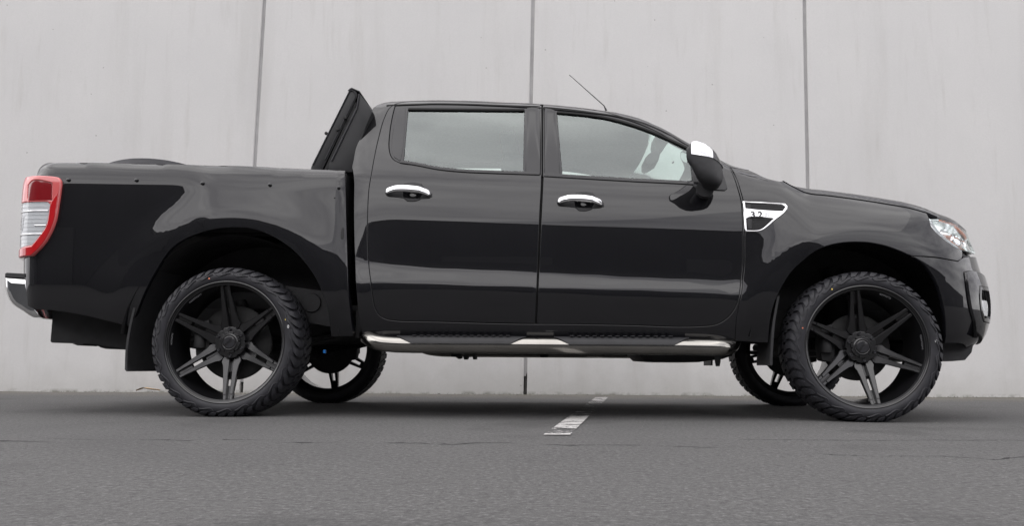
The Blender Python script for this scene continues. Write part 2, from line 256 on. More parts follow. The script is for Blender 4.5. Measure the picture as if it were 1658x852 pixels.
# ------------------------------------------------------------------ object helpers
def WM(o):
    m=o.matrix_basis.copy()
    return m if o.parent is None else WM(o.parent)@o.matrix_parent_inverse@m
def link(name,me,parent=None,local=False):
    o=bpy.data.objects.new(name,me); COL.objects.link(o)
    if parent is not None:
        o.parent=parent
        if not local: o.matrix_parent_inverse=WM(parent).inverted()
    return o
def tag(o,label=None,cat=None,group=None,kind=None):
    for k,v in (('label',label),('category',cat),('group',group),('kind',kind)):
        if v: o[k]=v
    return o
class MB:
    def __init__(s): s.dished=False; s.v=[]; s.f=[]; s.n=[]; s.hasn=False
    def add(s,vs,fs,ns=None):
        b=len(s.v); s.v+= [tuple(float(c) for c in p) for p in vs]; s.f+=[tuple(b+i for i in f) for f in fs]
        if ns is not None: s.hasn=True; s.n+=[tuple(float(c) for c in q) for q in ns]
        else: s.n+=[(0,0,0)]*len(vs)
        return s
    def box(s,c,d,rot=None):
        x,y,z=[q/2 for q in d]; vs=[Vector((a*x,b*y,e*z)) for a in(-1,1) for b in(-1,1) for e in(-1,1)]
        if rot is not None: vs=[rot@v for v in vs]
        vs=[v+Vector(c) for v in vs]
        return s.add(vs,[(0,1,3,2),(4,6,7,5),(0,4,5,1),(2,3,7,6),(0,2,6,4),(1,5,7,3)])
    def grid(s,rows,closed_u=False,closed_v=False,ns=None):
        nu=len(rows); nv=len(rows[0]); vs=[p for r in rows for p in r]; fs=[]
        for i in range(nu if closed_u else nu-1):
            for j in range(nv if closed_v else nv-1):
                a=i*nv+j; b=((i+1)%nu)*nv+j; c=((i+1)%nu)*nv+(j+1)%nv; d=i*nv+(j+1)%nv
                fs.append((a,b,c,d))
        return s.add(vs,fs,ns)
    def tube(s,path,rad,n=12,cap=True):
        path=[Vector(p) for p in path]; rad=rad if isinstance(rad,(list,tuple)) else [rad]*len(path)
        rows=[]; t0=(path[1]-path[0]).normalized(); ref=Vector((0,0,1)) if abs(t0.z)<.9 else Vector((1,0,0)); a=t0.cross(ref).normalized()
        for i,p in enumerate(path):
            t=(path[min(i+1,len(path)-1)]-path[max(i-1,0)]).normalized(); a=(a-t*a.dot(t)).normalized(); b=t.cross(a)
            rows.append([p+(a*math.cos(2*math.pi*k/n)+b*math.sin(2*math.pi*k/n))*rad[i] for k in range(n)])
        b0=len(s.v); s.grid(rows,False,True)
        if cap: s.f.append(tuple(b0+k for k in range(n))); s.f.append(tuple(b0+(len(path)-1)*n+k for k in reversed(range(n))))
        return s
    def lathe(s,prof,n=96,axis_c=(0,0,0),closed=False):   # profile of (r, y), turned about the Y axis
        rows=[[ (axis_c[0]+r*math.cos(2*math.pi*k/n),axis_c[1]+y,axis_c[2]+r*math.sin(2*math.pi*k/n)) for k in range(n)] for r,y in prof]
        return s.grid(rows,closed,True)
    def prism(s,poly,y0,y1):                              # polygon in (x, z), extruded along Y
        n=len(poly); vs=[(x,y0,z) for x,z in poly]+[(x,y1,z) for x,z in poly]
        return s.add(vs,[tuple(range(n)),tuple(range(2*n-1,n-1,-1))]+[(i,i+n,(i+1)%n+n,(i+1)%n) for i in range(n)])
    def build(s,name,m,parent=None,smooth=None,bevel=0,recalc=True,mirror=False,local=False):
        me=bpy.data.meshes.new(name); 
        V=s.v
        if mirror: V=[(x,2*YC-y,z) for x,y,z in V]
        me.from_pydata(V,[],s.f)
        bm=bmesh.new(); bm.from_mesh(me)
        if recalc and not s.hasn: bmesh.ops.recalc_face_normals(bm,faces=bm.faces)
        if mirror and s.hasn: bmesh.ops.reverse_faces(bm,faces=bm.faces)
        if bevel: bmesh.ops.bevel(bm,geom=[e for e in bm.edges if len(e.link_faces)==2 and e.calc_face_angle(0)>R(35)],offset=bevel,segments=2,affect='EDGES',profile=.6)
        bm.to_mesh(me); bm.free()
        if smooth=='custom' and s.dished: smooth=50
        if smooth=='custom':
            for p in me.polygons: p.use_smooth=True
            me.normals_split_custom_set_from_vertices([(x,-y,z) if mirror else (x,y,z) for x,y,z in s.n])
        elif smooth:
            for p in me.polygons: p.use_smooth=True
            me.set_sharp_from_angle(angle=R(smooth))
        me.materials.append(m)
        return link(name,me,parent,local)
# ------------------------------------------------------------------ outline tools
def sm(pts,step=.018,corner=36,closed=True):
    "smooth a traced outline between its corners"
    P=[np.array(p,float) for p in pts]; n=len(P); out=[]
    def is_corner(i):
        if not closed and i in (0,n-1): return True
        a=P[i]-P[i-1]; b=P[(i+1)%n]-P[i]
        return abs(math.atan2(a[0]*b[1]-a[1]*b[0],a@b))>R(corner)
    C_=[is_corner(i) for i in range(n)]
    for i in range(n if closed else n-1):
        p1,p2=P[i],P[(i+1)%n]; L=np.linalg.norm(p2-p1)
        p0=P[i-1] if not C_[i] else 2*p1-p2; p3=P[(i+2)%n] if not C_[(i+1)%n] else 2*p2-p1
        if C_[i] : m1=(p2-p1)
        else:
            d0=max(np.linalg.norm(p1-p0),1e-6); m1=((p1-p0)/d0*L+(p2-p1))/2
        if C_[(i+1)%n]: m2=(p2-p1)
        else:
            d2=max(np.linalg.norm(p3-p2),1e-6); m2=((p3-p2)/d2*L+(p2-p1))/2
        k=max(1,int(math.ceil(L/step)))
        for j in range(k):
            t=j/k; h00=2*t**3-3*t*t+1; h10=t**3-2*t*t+t; h01=-2*t**3+3*t*t; h11=t**3-t*t
            out.append(h00*p1+h10*m1+h01*p2+h11*m2)
    if not closed: out.append(P[-1])
    return np.array(out)
def area(p): return .5*np.sum(p[:,0]*np.roll(p[:,1],-1)-np.roll(p[:,0],-1)*p[:,1])
def inside(pts,loops):
    x,y=pts[:,0],pts[:,1]; c=np.zeros(len(pts),bool)
    for l in loops:
        a=l; b=np.roll(l,-1,axis=0)
        for (x1,y1),(x2,y2) in zip(a,b):
            if y1==y2: continue
            k=((y1>y)!=(y2>y))&(x<(x2-x1)*(y-y1)/(y2-y1)+x1); c^=k
    return c
def out_dirs(l):
    e=np.roll(l,-1,axis=0)-l; e/=np.linalg.norm(e,axis=1,keepdims=True)+1e-12
    nn=np.stack([e[:,1],-e[:,0]],1)                  # outward for a counter-clockwise loop
    d=nn+np.roll(nn,1,axis=0); L2=np.sum(d*d,1,keepdims=True); d=d*2/np.maximum(L2,.9)
    return d
def panel_mb(outline,holes=(),gap=.002,r=.003,lift=0,depth=.02,step=.03,surf=None,smoothit=True,corner=36,dish=None):
    SS,NN=surf or (S,N)
    loops=[]
    for k,l in enumerate([outline]+list(holes)):
        l=sm(l,corner=corner) if smoothit else np.array(l,float)
        if area(l)<0: l=l[::-1]
        d=out_dirs(l); sg=1 if k==0 else -1
        l=l-sg*d*(gap+r); loops.append((l,sg*d))
    L=[l for l,_ in loops]; allb=np.concatenate(L)
    lo,hi=L[0].min(0),L[0].max(0)
    gx,gz=np.meshgrid(np.arange(lo[0]+step/2,hi[0],step),np.arange(lo[1]+step/2,hi[1],step),indexing='ij'); g=np.stack([gx.ravel(),gz.ravel()],1)
    if len(g): g=g[inside(g,L)]
    if len(g):
        dm=np.array([np.min(np.sum((allb-q)**2,1)) for q in g]); g=g[dm>(.42*step)**2]
    pts=np.concatenate([allb,g]) if len(g) else allb
    ed=[]; b=0
    for l in L:
        n=len(l); ed+=[(b+i,b+(i+1)%n) for i in range(n)]; b+=n
    vo,_,fo,_,_,_=delaunay_2d_cdt([Vector(p) for p in pts],ed,[],0,1e-6)
    vo=np.array([(v.x,v.y) for v in vo]); F=np.array([f for f in fo if len(f)==3])
    ce=vo[F].mean(1); F=F[inside(ce,L)]
    mb=MB(); mb.dished=dish is not None; n3=NN(vo[:,0],vo[:,1]); off=lift
    if dish is not None:
        dm=np.array([np.sqrt(np.min(np.sum((allb-q)**2,1))) for q in vo]); off=(lift+dish(dm,vo))[:,None]
    p3=SS(vo[:,0],vo[:,1])+n3*off
    a,b_,c=p3[F[:,0]],p3[F[:,1]],p3[F[:,2]]; fl=np.sum(np.cross(b_-a,c-a)*n3[F[:,0]],1)<0
    F[fl]=F[fl][:,::-1]
    mb.add(p3,[tuple(int(i) for i in f) for f in F],n3)
    for (l,d),k in zip(loops,range(9)):
        n=len(l); nA=NN(l[:,0],l[:,1]); A=SS(l[:,0],l[:,1])+nA*lift
        q=l+d*r; Bp=SS(q[:,0],q[:,1]); o3=Bp-SS(l[:,0],l[:,1]); o3/=np.linalg.norm(o3,axis=1,keepdims=True)+1e-12
        B=Bp+nA*(lift-r); Cc=Bp+nA*(lift-depth)
        m1=(l+d*r*.7); M=SS(m1[:,0],m1[:,1])+nA*(lift-r*.3)
        nB=nA+o3*2.2; nB/=np.linalg.norm(nB,axis=1,keepdims=True); nM=nA+o3; nM/=np.linalg.norm(nM,axis=1,keepdims=True)
        rows=[A,M,B,Cc]; nr=[nA,nM,nB,o3]; vs=np.concatenate(rows); ns=np.concatenate(nr); fs=[]
        for i in range(3):
            for j in range(n):
                j2=(j+1)%n; f=(i*n+j,i*n+j2,(i+1)*n+j2,(i+1)*n+j)
                fs.append(f)
        # orient
        f0=fs[0]; nn=np.cross(vs[f0[1]]-vs[f0[0]],vs[f0[2]]-vs[f0[0]])
        if nn@(ns[f0[0]]+ns[f0[2]])<0: fs=[f[::-1] for f in fs]
        mb.add(vs,fs,ns)
    return mb
def panel(name,outline,m,parent,holes=(),both=True,label=None,**k):
    mb=panel_mb(outline,holes,**k)
    o=mb.build(name,m,parent,smooth='custom')
    if both: mb.build(name,m,parent,smooth='custom',mirror=True)
    return o
def pts3(uvs,lift=0):
    a=np.array(uvs,float); return [Vector(p) for p in S(a[:,0],a[:,1])+N(a[:,0],a[:,1])*lift]
def strip_uv(center,half):
    c=sm(center,closed=False,step=.02); e=np.gradient(c,axis=0); e/=np.linalg.norm(e,axis=1,keepdims=True); n=np.stack([-e[:,1],e[:,0]],1)
    return [tuple(p) for p in np.concatenate([c+n*half,(c-n*half)[::-1]])]

# ------------------------------------------------------------------ THE TRUCK
truck=bpy.data.objects.new('pickup_truck',None); COL.objects.link(truck); truck.location=(1.61,YC,0)
tag(truck,'black lifted double cab pickup truck with big black six spoke wheels parked side on','pickup truck')
O=OUT
mir=lambda v: Vector((v[0],2*YC-v[1],v[2]))
# ---- tray flank
arch_r=O['rear_arch']; ta=[(u,float(z_rail(u))-.001) if z>z_rail(u)-.03 and -1.03<u<.57 else (u,z) for u,z in O['tray_side']]
left=[(x_tail(1.22)+TA-TS*1.45,1.222),(x_tail(1.1)+TA-TS*1.45,1.1),(x_tail(.9)+TA-TS*1.45,.9),(x_tail(.75)+TA-TS*1.45,.75),(x_tail(.6)+TA-TS*1.3,.62),(-1.05,.545)]
tray_outline=ta+left+[p for p in O['tray_low'][1:3]]+arch_r
LAMP=O['lamp_outer']; ulamp=float(x_tail(1.0)+TA-TS*1.40)
lamp_outline=[(ulamp,LAMP[0][1]+.001)]+LAMP[:-1]+[(ulamp+.02,LAMP[-1][1])]
bed=panel('tray_side',tray_outline,PAINT,truck,step=.032,gap=.001,depth=.03)
# arch lips and wheel house liners
def liner(cx,rad,y0,y1,name):
    mb=MB(); a=np.linspace(.10,math.pi-.10,40)
    rows=[[(cx+rad*math.cos(t),y,.36+rad*math.sin(t)) for t in a] for y in np.linspace(y0,y1,4)]
    mb.grid(rows)
    inner=[(cx+rad*math.cos(t),y1,.36+rad*math.sin(t)) for t in a]
    mb.add(inner,[tuple(range(len(inner)))])
    mb.build(name,DARK,truck,smooth=40); mb.build(name,DARK,truck,smooth=40,mirror=True)
liner(.005,.575,.05,.52,'wheel_house'); liner(3.225,.565,.06,.50,'wheel_house')
# tailgate, tray box
def TGx(z): return float(x_tail(z))
mb=MB(); zs=np.linspace(.60,1.30,12); ys=np.linspace(YC-.72,YC+.72,16)
mb.grid([[(TGx(z)-.010-.012*math.cos((y-YC)/.72*1.4),y,z) for y in ys] for z in zs]); mb.grid([[(TGx(1.3)-.01+q*.05,y,1.30+.012*math.sin(q*3.1)) for y in ys] for q in np.linspace(0,1,5)])
tg=mb.build('tailgate',PAINT,truck,smooth=50)
MB().box((-1.21,YC,1.13),(.03,.22,.06)).build('tailgate_handle',CHROME,tg,smooth=40,bevel=.006)
mb=MB(); mb.box((-.27,YC,.97),(1.62,1.48,.03)); mb.box((-.27,.21,1.11),(1.62,.03,.28)); mb.box((-.27,2*YC-.21,1.11),(1.62,.03,.28)); mb.box((.535,YC,1.11),(.02,1.4,.28)); mb.box((.568,YC,.88),(.010,1.70,.80))  # thin end sheet is a filler added to block light through the cab gap
mb.build('tray_liner_and_filler',BLACKPL,truck,bevel=.006,smooth=40)
# rail cap joining flank top to liner
def cap_strip(us,zf,yin,drop,name,m):
    mb=MB(); A=[Vector(p) for p in S(np.array(us),np.array([zf(u) for u in us]))]
    rows=[[p+Vector((0,k*yin,(-drop*k*k+.004*math.sin(k*3.14)))) for k in np.linspace(0,1,5)] for p in A]
    mb.grid(rows); mb.build(name,m,truck,smooth=60); mb.build(name,m,truck,smooth=60,mirror=True)
cap_strip(np.linspace(-1.04,.56,20),lambda u:float(z_rail(u))-.004,.10,.03,'tray_rail_cap',BLACKPL)
# ---- cab side with one opening for both doors
roofc=[p for p in O['cab_roof'] if p[0]<2.68]
rear_edge=O['cab_rear_edge']
dr,df=O['door_rear'],O['door_front']
cab_outline=[rear_edge[0]]+list(rear_edge[1:])+[(.604,1.31)]+[(x,z-.002) for x,z in roofc if z>1.34 and x<2.66]+[O['cowl_cut'][2],O['cowl_cut'][1]]+O['wing_door'][-2:0:-1]+O['sill'][::-1][:-1]
door_union=[p for p in df[:-4]]+[dr[k] for k in range(len(dr)-4,-1,-1) if k<len(dr)-4]
panel('cab_side',cab_outline,PAINT,truck,holes=[door_union],step=.035,gap=.0,depth=.03)
def backing(name,outline,lift,m):
    mb=panel_mb(outline,gap=0,lift=lift,depth=.004,step=.06); o=mb.build(name,m,truck,smooth='custom'); mb.build(name,m,truck,smooth='custom',mirror=True); return o
# near-black backing behind the door gaps, put in for the shade there: a narrow band following the opening
def gap_band(path,half,lift,closed=False):
    P=list(path)+([path[0]] if closed else [])
    mb=panel_mb(strip_uv(P,half),gap=0,lift=lift,depth=.006,step=.05,smoothit=False)
    mb.build('gap_shade_backing',SEAM,truck,smooth='custom'); mb.build('gap_shade_backing',SEAM,truck,smooth='custom',mirror=True)
gap_band(dr[9:25],.016,-.018); gap_band(df[:8],.016,-.018); gap_band(df[8:25],.016,-.018); gap_band(dr[0:10],.016,-.018)
gap_band([(O['door_rear'][24][0]+.004,1.26),(O['door_rear'][0][0]+.006,1.70)],.02,-.012); gap_band([dr[21],dr[22],dr[23],dr[24]],.02,-.016)
# ---- doors
def door(outline,frame,glass,name):
    d=panel_mb(outline,[frame],gap=.0018,step=.03,depth=.025); a=d.build(name,PAINT,truck,smooth='custom'); b=d.build(name,PAINT,truck,smooth='custom',mirror=True)
    return a,b
HC={}
def with_cup(outline,frame,cup,name):
    d=panel_mb(outline,[frame,cup],gap=.0018,step=.03,depth=.025)
    return d.build(name,PAINT,truck,smooth='custom'),d.build(name,PAINT,truck,smooth='custom',mirror=True)
doorR=with_cup(dr,O['frame_rear'],O['handle_rear_cup'],'rear_door'); doorF=with_cup(df,O['frame_front'],O['handle_front_cup'],'front_door')
def sub(name,outline,m,parents,**k):
    holes=k.pop('holes',()); mb=panel_mb(outline,holes,**k)
    return [mb.build(name,m,parents[0],smooth='custom'),mb.build(name,m,parents[1],smooth='custom',mirror=True)]
sub('window_frame',O['frame_rear'],GLOSSBLACK,doorR,holes=[O['glass_rear']],gap=.0008,lift=-.003,depth=.02)
sub('window_frame',O['frame_front'],GLOSSBLACK,doorF,holes=[O['glass_front']],gap=.0008,lift=-.003,depth=.02)
# pillar covers, quarter light
pr=[O['frame_rear'][2],O['frame_rear'][3],(O['glass_rear'][2][0]+.012,O['glass_rear'][2][1]),(O['glass_rear'][1][0]+.012,O['glass_rear'][1][1]+.018)]
sub('pillar_cover',pr,GLOSSBLACK,doorR,gap=.001,lift=.0015,depth=.006,smoothit=False)
pf=[O['frame_front'][0],O['frame_front'][-1],(O['glass_front'][-1][0]-.012,O['glass_front'][-1][1]),(O['glass_front'][0][0]-.012,O['glass_front'][0][1]+.018)]
sub('pillar_cover',pf,GLOSSBLACK,doorF,gap=.001,lift=.0015,depth=.006,smoothit=False)
sub('quarter_light',O['quarter_glass'],GLOSSBLACK,doorR,gap=.001,lift=-.0005,depth=.006)
gr=sub('window_glass',O['glass_rear'],GLASS,doorR,gap=0,lift=-.009,depth=.003,step=.08,r=.0003)
GLn=GLASS
gf=sub('window_glass',O['glass_front'],GLASS,doorF,gap=0,lift=-.009,depth=.003,step=.08,r=.0003)
for o_ in (gr[1],gf[1]): o_.data.materials[0]=GLASS2
# seals round the glass: thin dark bead on top, belt moulding below
sub('belt_moulding',strip_uv(O['belt_rear'],.009),GLOSSBLACK,doorR,gap=.0,lift=.006,depth=.012,smoothit=False,r=.003)
sub('belt_moulding',strip_uv(O['belt_front'],.010),GLOSSBLACK,doorF,gap=.0,lift=.006,depth=.012,smoothit=False,r=.003)
sub('glass_run_seal',strip_uv([(x,z+.004) for x,z in O['glass_rear'][:2]],.006),SEAM,doorR,gap=0,lift=.001,depth=.008,smoothit=False,r=.001)
sub('glass_run_seal',strip_uv([(x,z+.004) for x,z in O['glass_front'][:7]],.006),SEAM,doorF,gap=0,lift=.001,depth=.008,smoothit=False,r=.001)
sub('drip_rail_line',strip_uv([(x+.004,z-.032) for x,z in roofc if x>.72 and x<2.5],.0035),SEAM,(truck,truck),gap=0,lift=.0012,depth=.003,smoothit=False,r=.0005)
# handles: recessed cup, bar, base gasket
def handle(key,door,lock):
    (u0,z0),(u1,z1)=O[key]; cup=O[key+'_cup']
    for side,d in ((False,door[0]),(True,door[1])):
        panel_mb(cup,gap=-.003,lift=-.002,depth=.004,step=.012,dish=lambda q,v:-np.minimum(.026,.9*q)).build('handle_cup',PAINT,d,smooth='custom',mirror=side)
        gas=[]
        mb=MB(); rows=[]; n=26
        for i in range(n+1):
            t=i/n; e=min(1,(min(t,1-t)/.07)); e=math.sqrt(max(0,1-(1-e)**2)); u=u0+(u1-u0)*t; z=z0+(z1-z0)*t+.012*math.sin(math.pi*t)-.003
            p=Vector(S(u,z)); nn=Vector(N(u,z)); st=.012+.030*min(1,math.sin(math.pi*t)*1.5)
            hz=.0185*(.35+.65*e)*(1-.12*abs(t-.5)); hy=.011*(.3+.7*e); up=Vector((0,-nn.z,nn.y)).normalized(); up=up if up.z>0 else -up
            rows.append([p+nn*(st+hy*math.copysign(abs(math.cos(a))**.7,math.cos(a)))+up*(hz*math.copysign(abs(math.sin(a))**.8,math.sin(a))) for a in [2*math.pi*k/18 for k in range(18)]])
        mb.grid(rows,False,True); b0=0; mb.f.append(tuple(range(18))); mb.f.append(tuple(n*18+k for k in range(18)))
        mb.build('door_handle',CHROME,d,smooth=50,mirror=side)
        gp=[(u0-.004,z0+.004),(u0+.01,z0+.016),(u0+.10,z0+.02),(u1-.04,z1+.017),(u1+.006,z1+.004),(u1+.006,z1-.016),(u1-.02,z1-.024),(u0+.03,z0-.024),(u0+.004,z0-.016)]
        panel_mb(gp,[cup],gap=.0,lift=.004,depth=.006,step=.02,r=.002).build('handle_gasket',BLACKPL,d,smooth='custom',mirror=side)
        if lock and not side:
            p=Vector(S(u0+.034,z0+.002))+Vector(N(u0+.034,z0))*.036
            MB().lathe([(.0001,-.003),(.0075,-.003),(.0085,-.001),(.0085,.012)],20,p).build('lock_barrel',CHROME,d,smooth=40)
handle('handle_rear',doorR,False); handle('handle_front',doorF,True)
# ---- wing
bc=O['bonnet_cut']
wing=O['wing_door']+O['wing_top']+bc+O['wing_lamp'][1:]+O['wing_bumper']+O['front_arch'][1:]
panel('front_wing',wing,PAINT,truck,step=.03,gap=.0015,depth=.03)
# ---- bumper wraps round the nose to the centre line
UEND=XF+NS*math.pi/2
bl=O['bumper_low']
bump=[O['wing_bumper'][-1]]+O['bumper_arch'][1:]+bl[1:]+[(UEND-.25,.37),(UEND,.37),(UEND,.60),(UEND-.22,.62),(UEND-.30,.70),(UEND-.30,.86)]+[(O['wing_bumper'][0][0]+.12,.845)]+O['wing_bumper'][:-1]
pt=O['pod_top']; pod=O['pod'][:-1]+[(pt[-1][0]+.10,.40),(pt[-1][0]+.26,.40),(pt[-1][0]+.27,.66),(pt[-1][0]+.10,.735)]+[pt[1]]
bmp=panel_mb(bump,[pod],gap=.0015,step=.03,depth=.03); bumperA=bmp.build('front_bumper',PAINT,truck,smooth='custom'); bumperB=bmp.build('front_bumper',PAINT,truck,smooth='custom',mirror=True)
fu,fz=O['fog'][0]
fog=[(fu-.004,.675),(fu-.014,.63),(fu-.006,.55),(fu+.02,.50),(fu+.12,.50),(fu+.14,.60),(fu+.10,.68)]
for s_,b_ in ((False,bumperA),(True,bumperB)):
    panel_mb(pod,[fog],gap=.0015,lift=.012,depth=.03,step=.03).build('fog_lamp_pod',PAINT,b_,smooth='custom',mirror=s_)
    panel_mb(fog,gap=.0,lift=-.02,depth=.01,step=.03).build('fog_lamp_recess',DARK,b_,smooth='custom',mirror=s_)
    i_=np.array(fog); c_=i_.mean(0); inner=[tuple(c_+(p-c_)*.78) for p in i_]
    panel_mb(fog,[inner],gap=.0,lift=.014,depth=.02,step=.03).build('fog_lamp_surround',GLOSSBLACK,b_,smooth='custom',mirror=s_)
    i2=[tuple(c_+(p-c_)*np.array((.62,.45))+np.array((-.01,-.02))) for p in i_]
    panel_mb(i2,gap=0,lift=.004,depth=.02,step=.03).build('fog_lamp_lens',CLEARL,b_,smooth='custom',mirror=s_)
# lower lip under the bumper
lp=[(3.60,.40),(3.62,.305),(3.70,.300),(3.765,.306),(3.80,.345),(3.815,.40)]
mb=MB(); rows=[]
for q in np.linspace(0,1,13):
    y=.16+q*(2*YC-.32); pull=.10*(1-((y-YC)/(YC-.16))**2)
    rows.append([(x+(pull if x>3.65 else 0),y,z) for x,z in lp])
mb.grid(rows); mb.add(rows[0],[tuple(range(6))]); mb.add(rows[-1],[tuple(range(6))]); mb.build('bumper_lip',BLACKPL,truck,smooth=40)
# grille between the headlamps
gu0=O['wing_lamp'][-1][0]+.30
grille=[(gu0,.99),(gu0-.02,.84),(gu0+.02,.70),(UEND,.63),(UEND,1.0)]
for s_ in (False,True): panel_mb(grille,gap=.002,lift=-.015,depth=.02,step=.04).build('grille',GLOSSBLACK,truck,smooth='custom',mirror=s_)
for z in (.72,.80,.88,.95):
    us=np.linspace(gu0+.02,UEND,14); A=[Vector(p)+Vector((.004,0,0)) for p in S(us,0*us+z)]; A+= [mir(p) for p in A[::-1][1:]]
    MB().tube(A,.018,8).build('grille_bar',CHROME,truck,smooth=50)
# ---- headlamp
ht=O['headlight_top']; ulast=O['wing_lamp'][-1][0]
hl=O['wing_lamp'][:-1]+[(ulast+.02,.865),(ulast+.12,.86),(ulast+.24,.90),(ulast+.26,.965),(ht[-1][0]+.14,.975)]+ht[::-1][:-1]
for s_ in (False,True):
    lamp=panel_mb(hl,gap=.002,lift=.002,depth=.008,step=.02).build('headlight',LENS,truck,smooth='custom',mirror=s_)
    panel_mb(hl,gap=.003,lift=-.008,depth=.03,step=.015,dish=lambda q,v:-np.minimum(1.2*q,.002+.36*np.clip(v[:,1]-.865,0,.2))).build('reflector_bowl',SILVER,lamp,smooth='custom',mirror=s_)
    h0=np.array(O['wing_lamp'][2]); 
    rim_=[tuple(np.array(p)+(.0,0)) for p in hl]
    panel_mb(strip_uv([(x+.012,z+.010) for x,z in O['wing_lamp'][:5]],.009),gap=0,lift=-.010,depth=.02,step=.03,smoothit=False).build('lamp_bezel',CLEARL,lamp,smooth='custom',mirror=s_)
    ind=[(x,z-.002) for x,z in ht[1:]]+[(ht[-1][0]+.12,.970),(ht[-1][0]+.10,.963),(ht[-1][0]+.0,.968),(ht[-2][0]+.006,1.004),(ht[1][0]+.03,1.034)]
    panel_mb(ind,gap=.001,lift=-.006,depth=.012,step=.02).build('indicator_lens',AMBER,lamp,smooth='custom',mirror=s_)
    for du,dz,rr in ((.10,.925,.034),(.19,.925,.030)):
        c=Vector(S(ulast+du-.06,dz)); nn=Vector(N(ulast+du-.06,dz)); q=nn.to_track_quat('Y','Z')
        mb=MB().lathe([(.0001,.010),(rr*.6,.006),(rr*.9,-.004),(rr,-.004),(rr*1.12,.0),(rr*1.12,-.03)],28); mb.v=[tuple(c-nn*.028+q@Vector(v)) for v in mb.v]
        mb.build('projector_lens',CHROME,lamp,smooth=40,mirror=s_)
# ---- side vent with badge
vt=O['vent']
vent=panel_mb(vt,[O['vent_up'],O['vent_low']],gap=.0,lift=.006,depth=.012,step=.02,r=.004).build('wing_vent',CHROME,truck,smooth='custom')
panel_mb(vt,[O['vent_up'],O['vent_low']],gap=.0,lift=.006,depth=.012,step=.02,r=.004).build('wing_vent',CHROME,truck,smooth='custom',mirror=True)
for key in ('vent_up','vent_low'):
    panel_mb(O[key],gap=-.002,lift=.0008,depth=.004,step=.02).build('vent_recess',DARK,vent,smooth='custom')
    l=sm(O[key],step=.006); u0=l[:,0].min()+.035; mb=MB()
    for r_ in range(8):
        for c_ in range(16):
            u=u0+c_*.0105+(r_%2)*.005; z=l[:,1].min()+.004+r_*.0085
            if inside(np.array([[u,z],[u+.007,z],[u,z+.004]]),[l]).all():
                a=pts3([(u-.004,z),(u+.0,z+.003),(u+.005,z+.003),(u+.009,z),(u+.009,z+.0025),(u+.005,z+.0055),(u,z+.0055),(u-.004,z+.0025)],.004)
                mb.add(a,[(0,1,6,7),(1,2,5,6),(2,3,4,5)])
    mb.build('vent_mesh',BLACKPL,vent,recalc=False)
    pl=[(l[:,0].min()+.004,l[:,1].min()+.004),(u0-.004,l[:,1].min()+.004),(u0-.004,l[:,1].max()-.006),(l[:,0].min()+.004,l[:,1].max()-.006)]
    panel_mb(pl,gap=.002,lift=.004,depth=.006,step=.02,smoothit=False).build('vent_blank',BLACKPL,vent,smooth='custom')
def text_mesh(txt,size,extr=.0008,font=None):
    cu=bpy.data.curves.new('lettering','FONT'); cu.body=txt; cu.size=size; cu.extrude=extr; cu.resolution_u=3; cu.offset=size*.03
    o=bpy.data.objects.new('lettering',cu); COL.objects.link(o); dg=bpy.context.evaluated_depsgraph_get(); me=bpy.data.meshes.new_from_object(o.evaluated_get(dg))
    bpy.data.objects.remove(o); bpy.data.curves.remove(cu); return me
def flat_text(name,txt,size,u,z,lift,m,parent,sx=1.0,bold=0):
    me=text_mesh(txt,size); xs=[v.co.x for v in me.vertices]; w=max(xs)-min(xs); x0=min(xs)
    for v in me.vertices:
        uu=u+(v.co.x-x0)*sx; zz=z+v.co.y; p=Vector(S(uu,zz))+Vector(N(uu,zz))*(lift+v.co.z); v.co=p
    me.materials.clear(); me.materials.append(m); return link(name,me,parent)
bu,bz=O['badge'][0]
flat_text('badge_lettering','3.2',.044,bu-.012,bz-.0155,.0068,INK,vent,1.15)
mb=MB()
for k in range(3):
    for j in range(3): mb.add(pts3([(bu+.058+k*.008,bz-.010+j*.009),(bu+.063+k*.008,bz-.010+j*.009),(bu+.063+k*.008,bz-.005+j*.009),(bu+.058+k*.008,bz-.005+j*.009)],.0068),[(0,1,2,3)])
mb.build('badge_marks',GREYP,vent,recalc=False)
